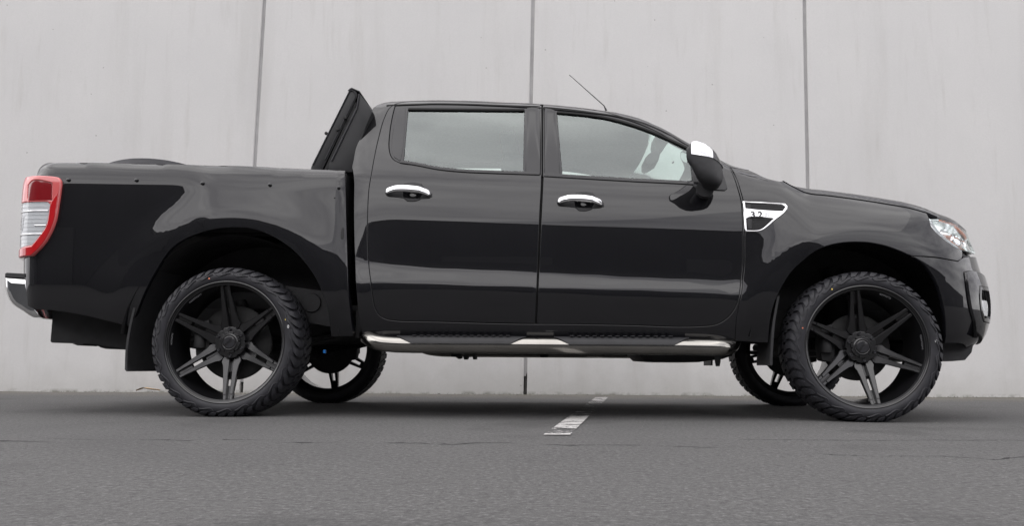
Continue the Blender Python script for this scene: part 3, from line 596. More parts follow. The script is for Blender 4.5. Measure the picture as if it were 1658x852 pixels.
# ---- tail lamp
cl=O['lamp_clear']; dk=O['lamp_dark']
clear=[(ulamp+.03,cl[0][1])]+cl[1:-1]+[(ulamp+.03,cl[-1][1])]
dark=[(max(p[0],ulamp+.05),p[1]) for p in dk]
for s_ in (False,True):
    tl=panel_mb(lamp_outline,[clear,dark],gap=.0005,lift=.022,depth=.03,step=.018,r=.006).build('tail_light',REDP,truck,smooth='custom',mirror=s_)
    panel_mb(dark,gap=.0,lift=.020,depth=.02,step=.02,r=.002).build('brake_lens',REDD,tl,smooth='custom',mirror=s_)
    i_=np.array([p for p in lamp_outline]); 
    low=[(u,z) for u,z in lamp_outline if z<1.045]
    rb=[(p[0]-.003,p[1]) for p in O['lamp_outer'][4:]]; inn=[(p[0]+.004,p[1]) for p in cl[2:-1]]
    band=rb[:-1]+[(ulamp+.04,rb[-1][1]+.006),(ulamp+.04,cl[-1][1]-.006)]+[(inn[-1][0],inn[-1][1]-.004)]+inn[::-1][1:]
    panel_mb(band,gap=.002,lift=.0245,depth=.006,step=.02).build('lower_lens',REDL,tl,smooth='custom',mirror=s_)
    panel_mb(clear,gap=.0,lift=.017,depth=.02,step=.02).build('reverse_lens',CLEARL,tl,smooth='custom',mirror=s_)
    l=sm(clear,step=.01); mb=MB(); 
    for z in np.arange(l[:,1].min()+.012,l[:,1].max()-.006,.021):
        us=np.arange(l[:,0].min()+.004,l[:,0].max(),.006); ok=inside(np.stack([us,0*us+z],1),[l]); us=us[ok]
        if len(us)>3:
            us=us[1:-1]; mb.tube(pts3([(u,z) for u in us],.0175),.0012,6)
    mb.build('lens_rib',CLEARL,tl,smooth=60,mirror=s_)
    for (a,b) in (((ulamp+.05,1.063),(cl[2][0]-.006,1.063)),((cl[3][0]-.075,.985),(cl[3][0]-.008,.985)),((ulamp+.05,.94),(cl[4][0]-.006,.94))):
        us=np.linspace(a[0],b[0],12); MB().tube(pts3([(u,a[1]) for u in us],.018),.004,8).build('lens_divider',CHROME,tl,smooth=60,mirror=s_)
    for q0,q1 in ((.30,.62),(.70,.93)):
        l2=np.array(clear); zl,zh=l2[:,1].min(),l2[:,1].max(); za,zb=zh-(zh-zl)*q1,zh-(zh-zl)*q0; xl=l2[:,0].min()+.03; xr=min(l2[:,0].max()-.012,xl+.10) if q0<.5 else xl+.055
        panel_mb([(xl,za),(xr-.012,za),(xr,zb),(xl,zb)],gap=.001,lift=.0182,depth=.003,step=.03,smoothit=False,r=.001).build('bulb_window',GREYP,tl,smooth='custom',mirror=s_)
# ---- roof, bonnet, screen, cab back
def cover(name,edge,m,rise,fall,front_rise=True,y_in=0,parent=truck,ny=40,bow=.045):
    "surface spanning from the near edge line to its mirror image, crowned across"
    E_=[Vector(p) for p in edge]; rows=[]
    for p in E_:
        h=YC-p.y; row=[]
        for k in range(ny+1):
            q=-math.cos(math.pi*k/ny); y=YC+q*h; d=(1-abs(q))*h; row.append((p.x+bow*(1-q*q)*max(0,(p.x-1.5)/.7)**2,y,p.z+rise*(1-math.exp(-d/fall))))
        rows.append(row)
    mb=MB().grid(rows); return mb.build(name,m,parent,smooth=80)
rx=[p for p in roofc if .70<p[0]<2.02]; rx[-1]=(2.20,0)
xs_=np.linspace(rx[0][0],rx[-1][0],26); redge=[Vector(S(x,float(z_roof(x))-.003)) for x in xs_]
roof=cover('roof',redge,PAINT,.035,.075)
hl_=[(p.x,p.y+.03,p.z-.045) for p in redge]
cover('headliner',hl_,FABRIC,.03,.2)
# windscreen: near pillar edge to far pillar edge, bowed forward
wx=np.linspace(2.19,2.66,16); wed=[Vector(S(x,float(z_roof(x))-.004))+Vector((0,.012,0)) for x in wx]
mb=MB(); rows=[]
for i,p in enumerate(wed):
    t=i/15; h=YC-p.y; rows.append([(p.x+(.045+.115*t)*(1-q*q),YC+q*h,p.z-.0*(1-q*q)+.012*(1-q*q)) for q in np.linspace(-1,1,25)])
ws=mb.grid(rows).build('windscreen',GLASS2,truck,smooth=80)
# cowl and wipers
ced=[Vector(S(x,z)) for x,z in ((2.60,float(z_roof(2.62))-.03),(2.70,float(z_roof(2.70))-.012),(2.85,1.213))]
rows=[]
for i,p in enumerate(ced):
    h=YC-p.y; b=(.165,.15,.10)[i]; rows.append([(p.x+b*(1-q*q),YC+q*h,p.z+(.0,.0,.02)[i]*(1-q*q)) for q in np.linspace(-1,1,21)])
MB().grid(rows).build('cowl_panel',BLACKPL,truck,smooth=70)
for y in (.72,1.35):
    wp=MB().tube([(2.82,y+.1,1.235),(2.78,y,1.255),(2.76,y-.2,1.27),(2.755,y-.34,1.275)],[.011,.009,.007,.006],8); wp.build('wiper',BLACKPL,truck,smooth=50)
# bonnet
bcut=[Vector(p) for p in pts3(sm(O['bonnet_cut'],closed=False,step=.03))]
uu=np.linspace(O['bonnet_cut'][-1][0],UEND,22)[1:]
hz=[O['bonnet_cut'][-1]]+[(u,z+.006) for u,z in O['headlight_top'][1:]]
hu=np.array([p[0] for p in hz]+[UEND]); hzz=np.array([p[1] for p in hz]+[1.005]); hzz=np.maximum(hzz,0)
lead=[Vector(S(u,float(np.interp(u,hu,hzz)))) for u in uu]
edge=bcut+lead; edge[-1].y=YC
plan=np.array([(p.x,p.y) for p in edge]); full=np.concatenate([plan,[(x,2*YC-y) for x,y in plan[::-1][1:]]])
zline_x=np.array([p.x for p in bcut]+[p.x for p in lead]); zline_z=np.array([p.z for p in bcut]+[p.z for p in lead]); od=np.argsort(zline_x); zline_x,zline_z=zline_x[od],zline_z[od]
gx,gy=np.meshgrid(np.arange(plan[:,0].min(),plan[:,0].max(),.03),np.arange(0,2*YC,.03),indexing='ij'); g=np.stack([gx.ravel(),gy.ravel()],1); g=g[inside(g,[full])]
rearmask=np.array([i for i in range(len(full))])
dm=np.array([np.sqrt(np.min(np.sum((full-q)**2,1))) for q in g]); g=g[dm>.008]
extra=[]
for off in (.006,.014,.026,.042):                       # rings close to the shut line so that its roll reads
    e=np.diff(plan,axis=0); e/=np.linalg.norm(e,axis=1,keepdims=True)+1e-9; nrm=np.stack([-e[:,1],e[:,0]],1)
    q=(plan[:-1]+plan[1:])/2+nrm*off; extra.append(q)
extra=np.concatenate(extra); extra=np.concatenate([extra,np.stack([extra[:,0],2*YC-extra[:,1]],1)]); extra=extra[inside(extra,[full])]
g=np.concatenate([g,extra])
pts=np.concatenate([full,g]); n=len(full)
vo,_,fo,_,_,_=delaunay_2d_cdt([Vector(p) for p in pts],[(i,(i+1)%n) for i in range(n)],[],0,1e-6)
vo=np.array([(v.x,v.y) for v in vo]); F=[f for f,ok in zip(fo,inside(np.array([vo[list(f)].mean(0) for f in fo]),[full])) if ok]
side=np.concatenate([plan,np.stack([plan[:,0],2*YC-plan[:,1]],1)])
def segd(x,y):
    y=min(y,2*YC-y); a=plan[:-1]; b=plan[1:]; ab=b-a; q=np.array((x,y)); t=np.clip(np.sum((q-a)*ab,1)/(np.sum(ab*ab,1)+1e-12),0,1); c=a+ab*t[:,None]
    return math.sqrt(np.min(np.sum((c-q)**2,1)))
V=[]
for x,y in vo:
    d=segd(x,y); z=float(np.interp(x,zline_x,zline_z)); yy=abs(y-YC)
    ra=max(0,min(1,(x-2.865)/.14)); ra=ra*ra*(3-2*ra); V.append((x,y,z+ra*(.034*(1-math.exp(-d/.022))+.03*(1-math.exp(-d/.25)))+.004))
bon=MB().add(V,[tuple(f) for f in F])
ring=[(x,y,float(np.interp(x,zline_x,zline_z))+.004) for x,y in full]; m_=len(ring)
bon.add(ring+[(x,y,z-.02) for x,y,z in ring],[(i,(i+1)%m_,(i+1)%m_+m_,i+m_) for i in range(m_)])
bonnet=bon.build('bonnet',PAINT,truck,smooth=60)
# cab back wall with rear window
be=[Vector(S(x,z))+Vector((.012,.03,0)) for x,z in ((.612,.60),(.612,.9),(.612,1.15),(.616,1.30),(.618,1.36),(.632,1.46),(.648,1.55),(.668,1.63),(.70,1.70))]
rows=[[(p.x-.02*(1-q*q),YC+q*(YC-p.y),p.z) for q in np.linspace(-1,1,17)] for p in be]
mb=MB(); 
for i in range(len(rows)-1):
    for j in range(16):
        if 4<=i<=6 and 3<=j<=12: continue
        mb.add([rows[i][j],rows[i][j+1],rows[i+1][j+1],rows[i+1][j]],[(0,1,2,3)])
mb.build('cab_back',PAINT,truck,smooth=60)
mb=MB(); mb.grid([r[2:15] for r in rows[4:8]]); mb.v=[(x+.008,y,z) for x,y,z in mb.v]; mb.build('rear_window',GLASS2,truck,smooth=60)
# antenna
MB().tube([(1.975,.40,1.70),(1.962,.40,1.729),(1.767,.40,1.911)],[.006,.003,.0018],8).build('antenna',GLOSSBLACK,truck,smooth=50)
# ---- cabin inside
for y in (.50,1.43):
    st_=MB().box((1.78,y,.80),(.52,.50,.16)).build('front_seat',SEATM,truck,bevel=.05,smooth=60)
    MB().box((1.52,y,1.12),(.15,.48,.62),Matrix.Rotation(R(-14),3,'Y')).build('seat_back',SEATM,st_,bevel=.05,smooth=60)
    MB().box((1.43,y,1.50),(.10,.26,.17),Matrix.Rotation(R(-10),3,'Y')).build('head_restraint',SEATM,st_,bevel=.03,smooth=60)
MB().box((.98,YC,.82),(.5,1.45,.18)).box((.76,YC,1.08),(.14,1.42,.5),Matrix.Rotation(R(-12),3,'Y')).build('rear_bench',SEATM,truck,bevel=.05,smooth=60)
mb=MB().prism([(2.2377, 1.5269), (2.2604, 1.5513), (2.2943, 1.5727), (2.323, 1.5917), (2.3296, 1.561), (2.318, 1.5112), (2.2857, 1.4903), (2.2557, 1.4747), (2.2372, 1.4847)],.80,1.02).prism([(2.2649, 1.6287), (2.2713, 1.6583), (2.3104, 1.6425), (2.3666, 1.6149), (2.3588, 1.5955), (2.317, 1.5763), (2.2946, 1.5958)],.86,.96).prism([(2.3514, 1.6034), (2.3776, 1.5955), (2.4559, 1.5485), (2.4499, 1.5253), (2.4215, 1.5177), (2.3732, 1.5567)],.86,.93)
mb.build('rear_view_mirror',MIRG,truck,bevel=.004,smooth=50)
# ---- wing mirror
top=[(2.320,1.345),(2.339,1.374),(2.36,1.386),(2.385,1.381),(2.409,1.374),(2.44,1.357),(2.47,1.330),(2.495,1.298),(2.512,1.255),(2.522,1.225)]
bot=[(2.320,1.255),(2.339,1.226),(2.36,1.184),(2.385,1.163),(2.409,1.156),(2.44,1.156),(2.47,1.156),(2.495,1.163),(2.512,1.182),(2.522,1.205)]
def mirror_rows(grow=0):
    rows=[]
    for (x,zt),(_,zb) in zip(top,bot):
        sh=lambda y:.42*(y+.19)*(1-(x-2.33)/.192)
        t=max(0,(x-2.330)/(2.522-2.330)); yc=-.065+.03*t; hy=.125*math.sqrt(max(.02,1-(t*.97)**2.6))+grow; zc=(zt+zb)/2; hz=(zt-zb)/2+grow
        ring=[(yc+hy*math.copysign(abs(math.cos(a))**.55,math.cos(a)),zc+hz*math.copysign(abs(math.sin(a))**.6,math.sin(a))) for a in [2*math.pi*k/40 for k in range(40)]]; rows.append([(x+sh(y),y,z) for y,z in ring])
    return rows
for s_,d_ in ((False,doorF[0]),(True,doorF[1])):
    r0=mirror_rows(); mb=MB().grid(r0,False,True); mb.f.append(tuple(range(40))); mb.f.append(tuple(9*40+k for k in range(40)))
    hs=mb.build('mirror_housing',BLACKPL,truck,smooth=50,mirror=s_)
    zsplit=lambda x:1.299-.01*(x-2.34)/.1-.16*max(0,x-2.44)/.08*.35
    g1=mirror_rows(.0025)
    for nm,m_,x0_,x1_ in (('mirror_cap',CHROME,2.344,2.452),('mirror_cap_front',PAINT,2.454,2.53)):
        mb=MB(); 
        rr=[]
        for xq in np.linspace(x0_,min(x1_,2.5215),12):
            row=[]
            for a in np.linspace(R(-6),R(186),34):
                # sample the housing surface by interpolation between stations
                k=min(8,max(0,int(np.searchsorted([p[0] for p in top],xq))-1)); t=(xq-top[k][0])/(top[k+1][0]-top[k][0])
                def P(k):
                    x,zt=top[k]; zb=bot[k][1]; tt=max(0,(x-2.330)/.192); yc=-.065+.03*tt; hy=.125*math.sqrt(max(.02,1-(tt*.97)**2.6))+.003; zc=(zt+zb)/2; hz=(zt-zb)/2+.003
                    y_=yc+hy*math.copysign(abs(math.cos(a))**.55,math.cos(a)); return Vector((x+.42*(y_+.19)*(1-tt),y_,zc+hz*math.copysign(abs(math.sin(a))**.6,math.sin(a))))
                p=P(k).lerp(P(k+1),t); zs=1.299-.10*(xq-2.344)-max(0,xq-2.45)*.35
                if p.z<zs: p.z=zs
                row.append(p)
            rr.append(row)
        mb.grid(rr); mb.build(nm,m_,hs,smooth=60,mirror=s_)
    fc=r0[0]; c0=Vector((2.330,-.065,1.303)); mb=MB(); mb.add([Vector((p[0]+(c0.y+(p[1]-c0.y)*.86-p[1])*.42-.003,c0.y+(p[1]-c0.y)*.86,c0.z+(p[2]-c0.z)*.86)) for p in fc],[tuple(range(40))]); mb.build('mirror_glass',CHROME,hs,mirror=s_)
    mb=MB().tube([(2.44,-.02,1.165),(2.45,.06,1.165),(2.47,.14,1.18)],[.045,.04,.05],14); mb.build('mirror_arm',BLACKPL,hs,smooth=60,mirror=s_)
sail=[(2.40,1.445),(2.47,1.40),(2.52,1.345),(2.56,1.27),(2.575,1.185),(2.56,1.172),(2.42,1.178),(2.40,1.20)]
sub('mirror_sail',sail,BLACKPL,doorF,gap=0,lift=.006,depth=.015,step=.04)
# ---- tray buttons and plug
for u,z in O['buttons']:
    p=Vector(S(u,z)); nn=Vector(N(u,z)); q=nn.to_track_quat('Y','Z')
    mb=MB().lathe([(.0001,.011),(.006,.010),(.0095,.007),(.0095,.003),(.007,.0),(.007,-.004)],18); mb.v=[tuple(p+q@Vector(v)) for v in mb.v]
    mb.build('cover_stud',GLOSSBLACK,truck,smooth=40); mb.build('cover_stud',GLOSSBLACK,truck,smooth=40,mirror=True)
(u,z),=O['plug']
panel_mb([(u-.005,z+.03),(u+.005,z+.03),(u+.008,z),(u+.005,z-.03),(u-.005,z-.03),(u-.008,z)],gap=0,lift=.003,depth=.004,step=.02,r=.002).build('rubber_plug',DARK,truck,smooth='custom')
# ---- rear bumper
rb=[(-1.292,.716),(-1.178,.708),(-1.165,.664),(-1.131,.584),(-1.086,.508),(-1.112,.505),(-1.185,.544),(-1.245,.584),(-1.280,.646)]
def rb_off(y):
    e=min(y,2*YC-y); return float(np.interp(e,[.085,.10,.13,.2,.4,.966],[.068,.06,.036,0,-.02,-.05]))
P0=sm(rb,step=.014,corner=55); c0=P0.mean(0)
ysr=[.085,.087,.092,.10]+list(np.linspace(.13,2*YC-.13,17))+[2*YC-.10,2*YC-.092,2*YC-.087,2*YC-.085]; scr=[.70,.86,.955,1]+[1]*17+[1,.955,.86,.70]
rows=[[(c0[0]+(x-c0[0])*k+rb_off(y),y,c0[1]+(z-c0[1])*k) for x,z in P0] for y,k in zip(ysr,scr)]
mb=MB().grid(rows,False,True); mb.add(rows[0],[tuple(range(len(P0)))]); mb.add(rows[-1],[tuple(range(len(P0)))])
rbm=mb.build('rear_bumper',BCHROME,truck,smooth=65)
pad=[(-1.294,.7195),(-1.294,.736),(-1.286,.741),(-1.192,.736),(-1.180,.713)]
rows=[[(x+rb_off(y),y,z) for x,z in pad] for y in np.linspace(.094,2*YC-.094,23)]
mb=MB().grid(rows,False,True); mb.add(rows[0],[tuple(range(5))]); mb.add(rows[-1],[tuple(range(5))]); mb.build('bumper_step_pad',BLACKPL,rbm,smooth=40)
# bracket and tow gear behind the rear wheel
mb=MB().prism([(-1.081,.56),(-1.081,.50),(-1.083,.385),(-1.076,.377),(-.86,.372),(-.66,.345),(-.62,.36),(-.62,.58)],.30,.36); mb.build('chassis_side_plate',DARK,truck,bevel=.004,smooth=40)
MB().prism([(-.96,.372),(-.93,.362),(-.90,.365),(-.89,.378)],.30,.5).prism([(-.86,.375),(-.82,.352),(-.79,.345),(-.70,.346),(-.68,.34),(-.60,.345),(-.60,.40)],.34,.6).build('tow_bar_bracket',DARK,truck,bevel=.003,smooth=40)
# ---- mud flaps
def flap(poly,y0,y1,th,curve):
    mb=MB(); out=sm(poly,closed=False,step=.03); rows=[]
    n=len(out)
    for y in np.linspace(y0,y1,6):
        rows.append([(x+curve*(y-y0),y,z) for x,z in out])
    rows2=[[(x+th,y,z) for x,y,z in r] for r in rows]
    mb.grid(rows); mb.grid(rows2); mb.grid([rows[0],rows2[0]]); mb.grid([rows[-1],rows2[-1]])
    mb.grid([[r[-1] for r in rows],[r[-1] for r in rows2]]); mb.grid([[r[0] for r in rows],[r[0] for r in rows2]])
    mb.build('mud_flap',BLACKPL,truck,smooth=45); mb.build('mud_flap',BLACKPL,truck,smooth=45,mirror=True)
flap([(-.432,.752),(-.446,.735),(-.492,.635),(-.522,.506),(-.540,.355),(-.538,.235),(-.530,.225)],.062,.34,.012,.12)
flap([(2.803,.622),(2.790,.56),(2.777,.494),(2.765,.388),(2.757,.285),(2.757,.274)],.055,.33,.012,.0)
# ---- side steps
def step_tube(side):
    ex=[(.69,.17,.43),(.72,.08,.408),(.78,.024,.381),(.86,.003,.370),(.94,.0,.367)]+[(x,.0,.367-.0025*(x-.92)) for x in np.linspace(1.1,2.30,9)]+[(2.42,.0,.362),(2.49,.010,.362),(2.54,.045,.366),(2.58,.11,.38),(2.60,.17,.40)]
    # smooth resample
    P=[Vector(p) for p in ex]; pts=[]
    for i in range(len(P)-1):
        p0=P[max(i-1,0)];p1=P[i];p2=P[i+1];p3=P[min(i+2,len(P)-1)]
        for t in (0,.25,.5,.75): pts.append(.5*((2*p1)+(p2-p0)*t+(2*p0-5*p1+4*p2-p3)*t*t+(3*p1-p0-3*p2+p3)*t**3))
    pts.append(P[-1]); RT=.041
    tb=MB().tube(pts,RT,28); st=tb.build('side_step',STEEL,truck,smooth=60,mirror=side)
    for (xa,xb) in ((.885,1.535),(1.675,2.345)):
        # tread pad wraps the top and outer shoulder of the tube
        mb=MB(); rows=[]
        for x in np.linspace(xa,xb,44):
            t=min((x-xa),(xb-x)); a0=R(118)+(R(150)-R(118))*0; amax=np.interp(t,[0,.075],[R(110),R(171)])
            zc=.367-.0025*(x-.92); row=[]
            for a in np.linspace(R(20),amax,13): row.append((x,math.cos(a)*(RT+.006),zc+math.sin(a)*(RT+.006)))
            rows.append([(x,.02,zc+RT*.4)]+row+[(x,math.cos(amax)*(RT-.002),zc+math.sin(amax)*(RT-.002))])
        mb.grid(rows); pad=mb.build('step_pad',GREYPAD,st,smooth=50,mirror=side)
        mb=MB()
        for k in range(14):
            x=xa+.09+k*(xb-xa-.18)/13; 
            mb.box((x,-.002,.367+RT+.007),(.018,.05,.004))
        mb.build('pad_cleat',BLACKPL,st,mirror=side)
    for x in (.98,1.62,2.28):
        MB().box((x,.15,.375),(.05,.30,.025)).box((x,.02,.335),(.06,.05,.018)).build('step_bracket',DARK,st,bevel=.003,smooth=40,mirror=side)
GREYPAD=mat('grey_step_pad',(.018,.018,.020),.5,spec=.35,noise=(20,.8,1.2))
step_tube(False); step_tube(True)
# ---- chassis and running gear
mb=MB()
for y in (.50,2*YC-.50): mb.box((1.35,y,.50),(4.7,.08,.15))
for x in (-.9,.55,1.4,2.3,3.7): mb.box((x,YC,.50),(.10,.95,.12))
mb.build('chassis_frame',DARK,truck,bevel=.006,smooth=40)
mb=MB().box((1.62,YC,.56),(2.1,1.66,.03)).box((1.62,.13,.475),(1.95,.03,.14)).box((1.62,2*YC-.13,.475),(1.95,.03,.14)).box((1.55,1.30,.46),(1.0,.42,.22)); mb.build('cab_floor',DARK,truck,bevel=.004,smooth=40)
MB().prism([(2.157,.36),(2.157,.332),(2.192,.298),(2.30,.291),(2.50,.291),(2.56,.30),(2.635,.309),(2.69,.33),(2.72,.45),(2.2,.45)],.60,1.25).build('gearbox_guard',DARK,truck,bevel=.008,smooth=40)
MB().prism([(2.548,.40),(2.552,.285),(2.556,.268),(2.574,.268),(2.580,.29),(2.585,.40)],.395,.41).build('guard_tab',RIMM,truck)
mb=MB().tube([(.15,YC-.1,.42),(1.6,YC-.05,.45),(2.2,YC,.46)],.035,12); mb.build('drive_shaft',DARK,truck,smooth=50)
mb=MB().tube([(0,.30,.372),(0,2*YC-.30,.372)],.045,16); mb.lathe([(.0001,-.16),(.08,-.15),(.135,-.08),(.15,0),(.135,.08),(.08,.15),(.0001,.16)],24,(0.02,YC,.375)); mb.build('rear_axle',DARK,truck,smooth=50)
for y in (.44,2*YC-.44):
    P=[(-.62+1.3*t,y,.44-.10*math.sin(math.pi*t)+.06*t) for t in np.linspace(0,1,12)]; mb=MB()
    for d in (0,.014,.028): mb.tube([(a,b,c-d) for a,b,c in P],.012,4)
    mb.tube([(.02,y,.30),(-.10,y+.05,.62)],.03,10); mb.box((0,y,.33),(.16,.09,.05)); mb.build('leaf_spring',DARK,truck,smooth=40)
mb=MB().tube([(3.22,.30,.372),(3.22,2*YC-.30,.372)],.03,12).box((3.18,YC,.40),(.24,.8,.14))
for y in (.38,2*YC-.38):
    mb.tube([(3.22,y-.05,.36),(3.12,y+.28,.40)],.03,8); mb.tube([(3.22,y-.05,.36),(3.36,y+.28,.40)],.03,8); mb.tube([(3.22,y,.42),(3.22,y+.08,.80)],.055,14); mb.tube([(3.10,y-.1,.36),(3.06,y+.4,.37)],.014,8)
mb.build('front_suspension',DARK,truck,smooth=40)
mb=MB().box((3.2,YC,.72),(.9,.8,.36)).box((3.35,YC,.35),(.7,.66,.03)); mb.build('engine_block',DARK,truck,bevel=.01,smooth=40)
mb=MB().tube([(2.0,1.35,.42),(.9,1.40,.42),(.5,1.45,.44),(-.3,1.50,.52),(-.9,1.55,.44)],.03,12).tube([(1.5,1.37,.42),(1.0,1.395,.42)],.08,14); mb.build('exhaust',DARK,truck,smooth=50)
MB().lathe([(.05,-.10),(.30,-.10),(.34,-.06),(.35,0),(.34,.06),(.30,.10),(.05,.10)],48,(0,0,0),True)
# filler bracket with round hole seen behind the rear wheel
MB().prism([(.16,.70),(.42,.665),(.50,.58),(.47,.47),(.30,.50),(.18,.60)],.30,.315).lathe([(.0001,-.012),(.05,-.012),(.052,-.006),(.052,.0)],24,(.36,.30,.60)).build('filler_guard',BLACKPL,truck,smooth=40)
# small hung details under the step
MB().prism([(1.145,.31),(1.15,.32),(1.17,.32),(1.175,.305),(1.16,.30)],.35,.45).prism([(1.185,.32),(1.19,.297),(1.205,.297),(1.215,.32)],.35,.45).prism([(1.235,.32),(1.24,.298),(1.255,.298),(1.255,.32)],.35,.45).build('brake_line_clip',DARK,truck)
MB().box((.455,.24,.335),(.014,.02,.018)).build('blue_cable_clip',BLUE,truck,bevel=.003)
# ---- folded tray cover standing behind the cab
cov=bpy.data.objects.new('folded_tray_cover',None); 
COL.objects.link(cov); cov.parent=truck; cov.matrix_parent_inverse=WM(truck).inverted()
Y0,Y1=.185,2*YC-.185
pA=sm([(.358,1.30),(.363,1.331),(.556,1.755),(.562,1.764),(.572,1.768),(.584,1.766),(.594,1.757),(.601,1.742),(.603,1.722),(.575,1.655),(.445,1.36),(.418,1.30)],step=.5,corner=8)
MB().prism([tuple(p) for p in pA],Y0,Y1).build('cover_panel',COVERM,cov,bevel=.004,smooth=40)
pB=[(.452,1.30),(.462,1.35),(.603,1.672),(.614,1.742),(.672,1.668),(.690,1.634),(.660,1.56),(.622,1.44),(.600,1.30)]
MB().prism(pB,Y0-.004,Y1+.004).build('cover_panel',COVERM,cov,bevel=.004,smooth=40)
MB().prism([(.430,1.31),(.443,1.305),(.588,1.640),(.600,1.69),(.590,1.695)],Y0+.008,Y1-.008).build('cover_hinge',DARK,cov)
MB().prism([(.552,1.757),(.566,1.768),(.574,1.771),(.618,1.752),(.617,1.747),(.574,1.764),(.556,1.752)],Y0-.006,Y1+.006).build('cover_seal',RUBBER,cov)
MB().tube([(.372,Y0-.003,1.34),(.560,Y0-.003,1.750),(.575,Y0-.003,1.758),(.592,Y0-.003,1.745),(.594,Y0-.003,1.72),(.440,Y0-.003,1.372)],.0035,6).build('cover_edge_trim',RUBBER,cov,smooth=50)
MB().tube([(.475,Y0-.006,1.36),(.606,Y0-.006,1.655),(.616,Y0-.006,1.735)],.005,6).build('cover_edge_trim',RUBBER,cov,smooth=50)
for x,z,y in ((.437,1.52,.2),(.505,1.535,Y0-.004),(.545,1.600,Y0-.004)):
    MB().lathe([(.0001,-.012),(.006,-.012),(.009,-.008),(.009,.0)],14,(x,y,z)).build('cover_bolt',DISC,cov,smooth=40)
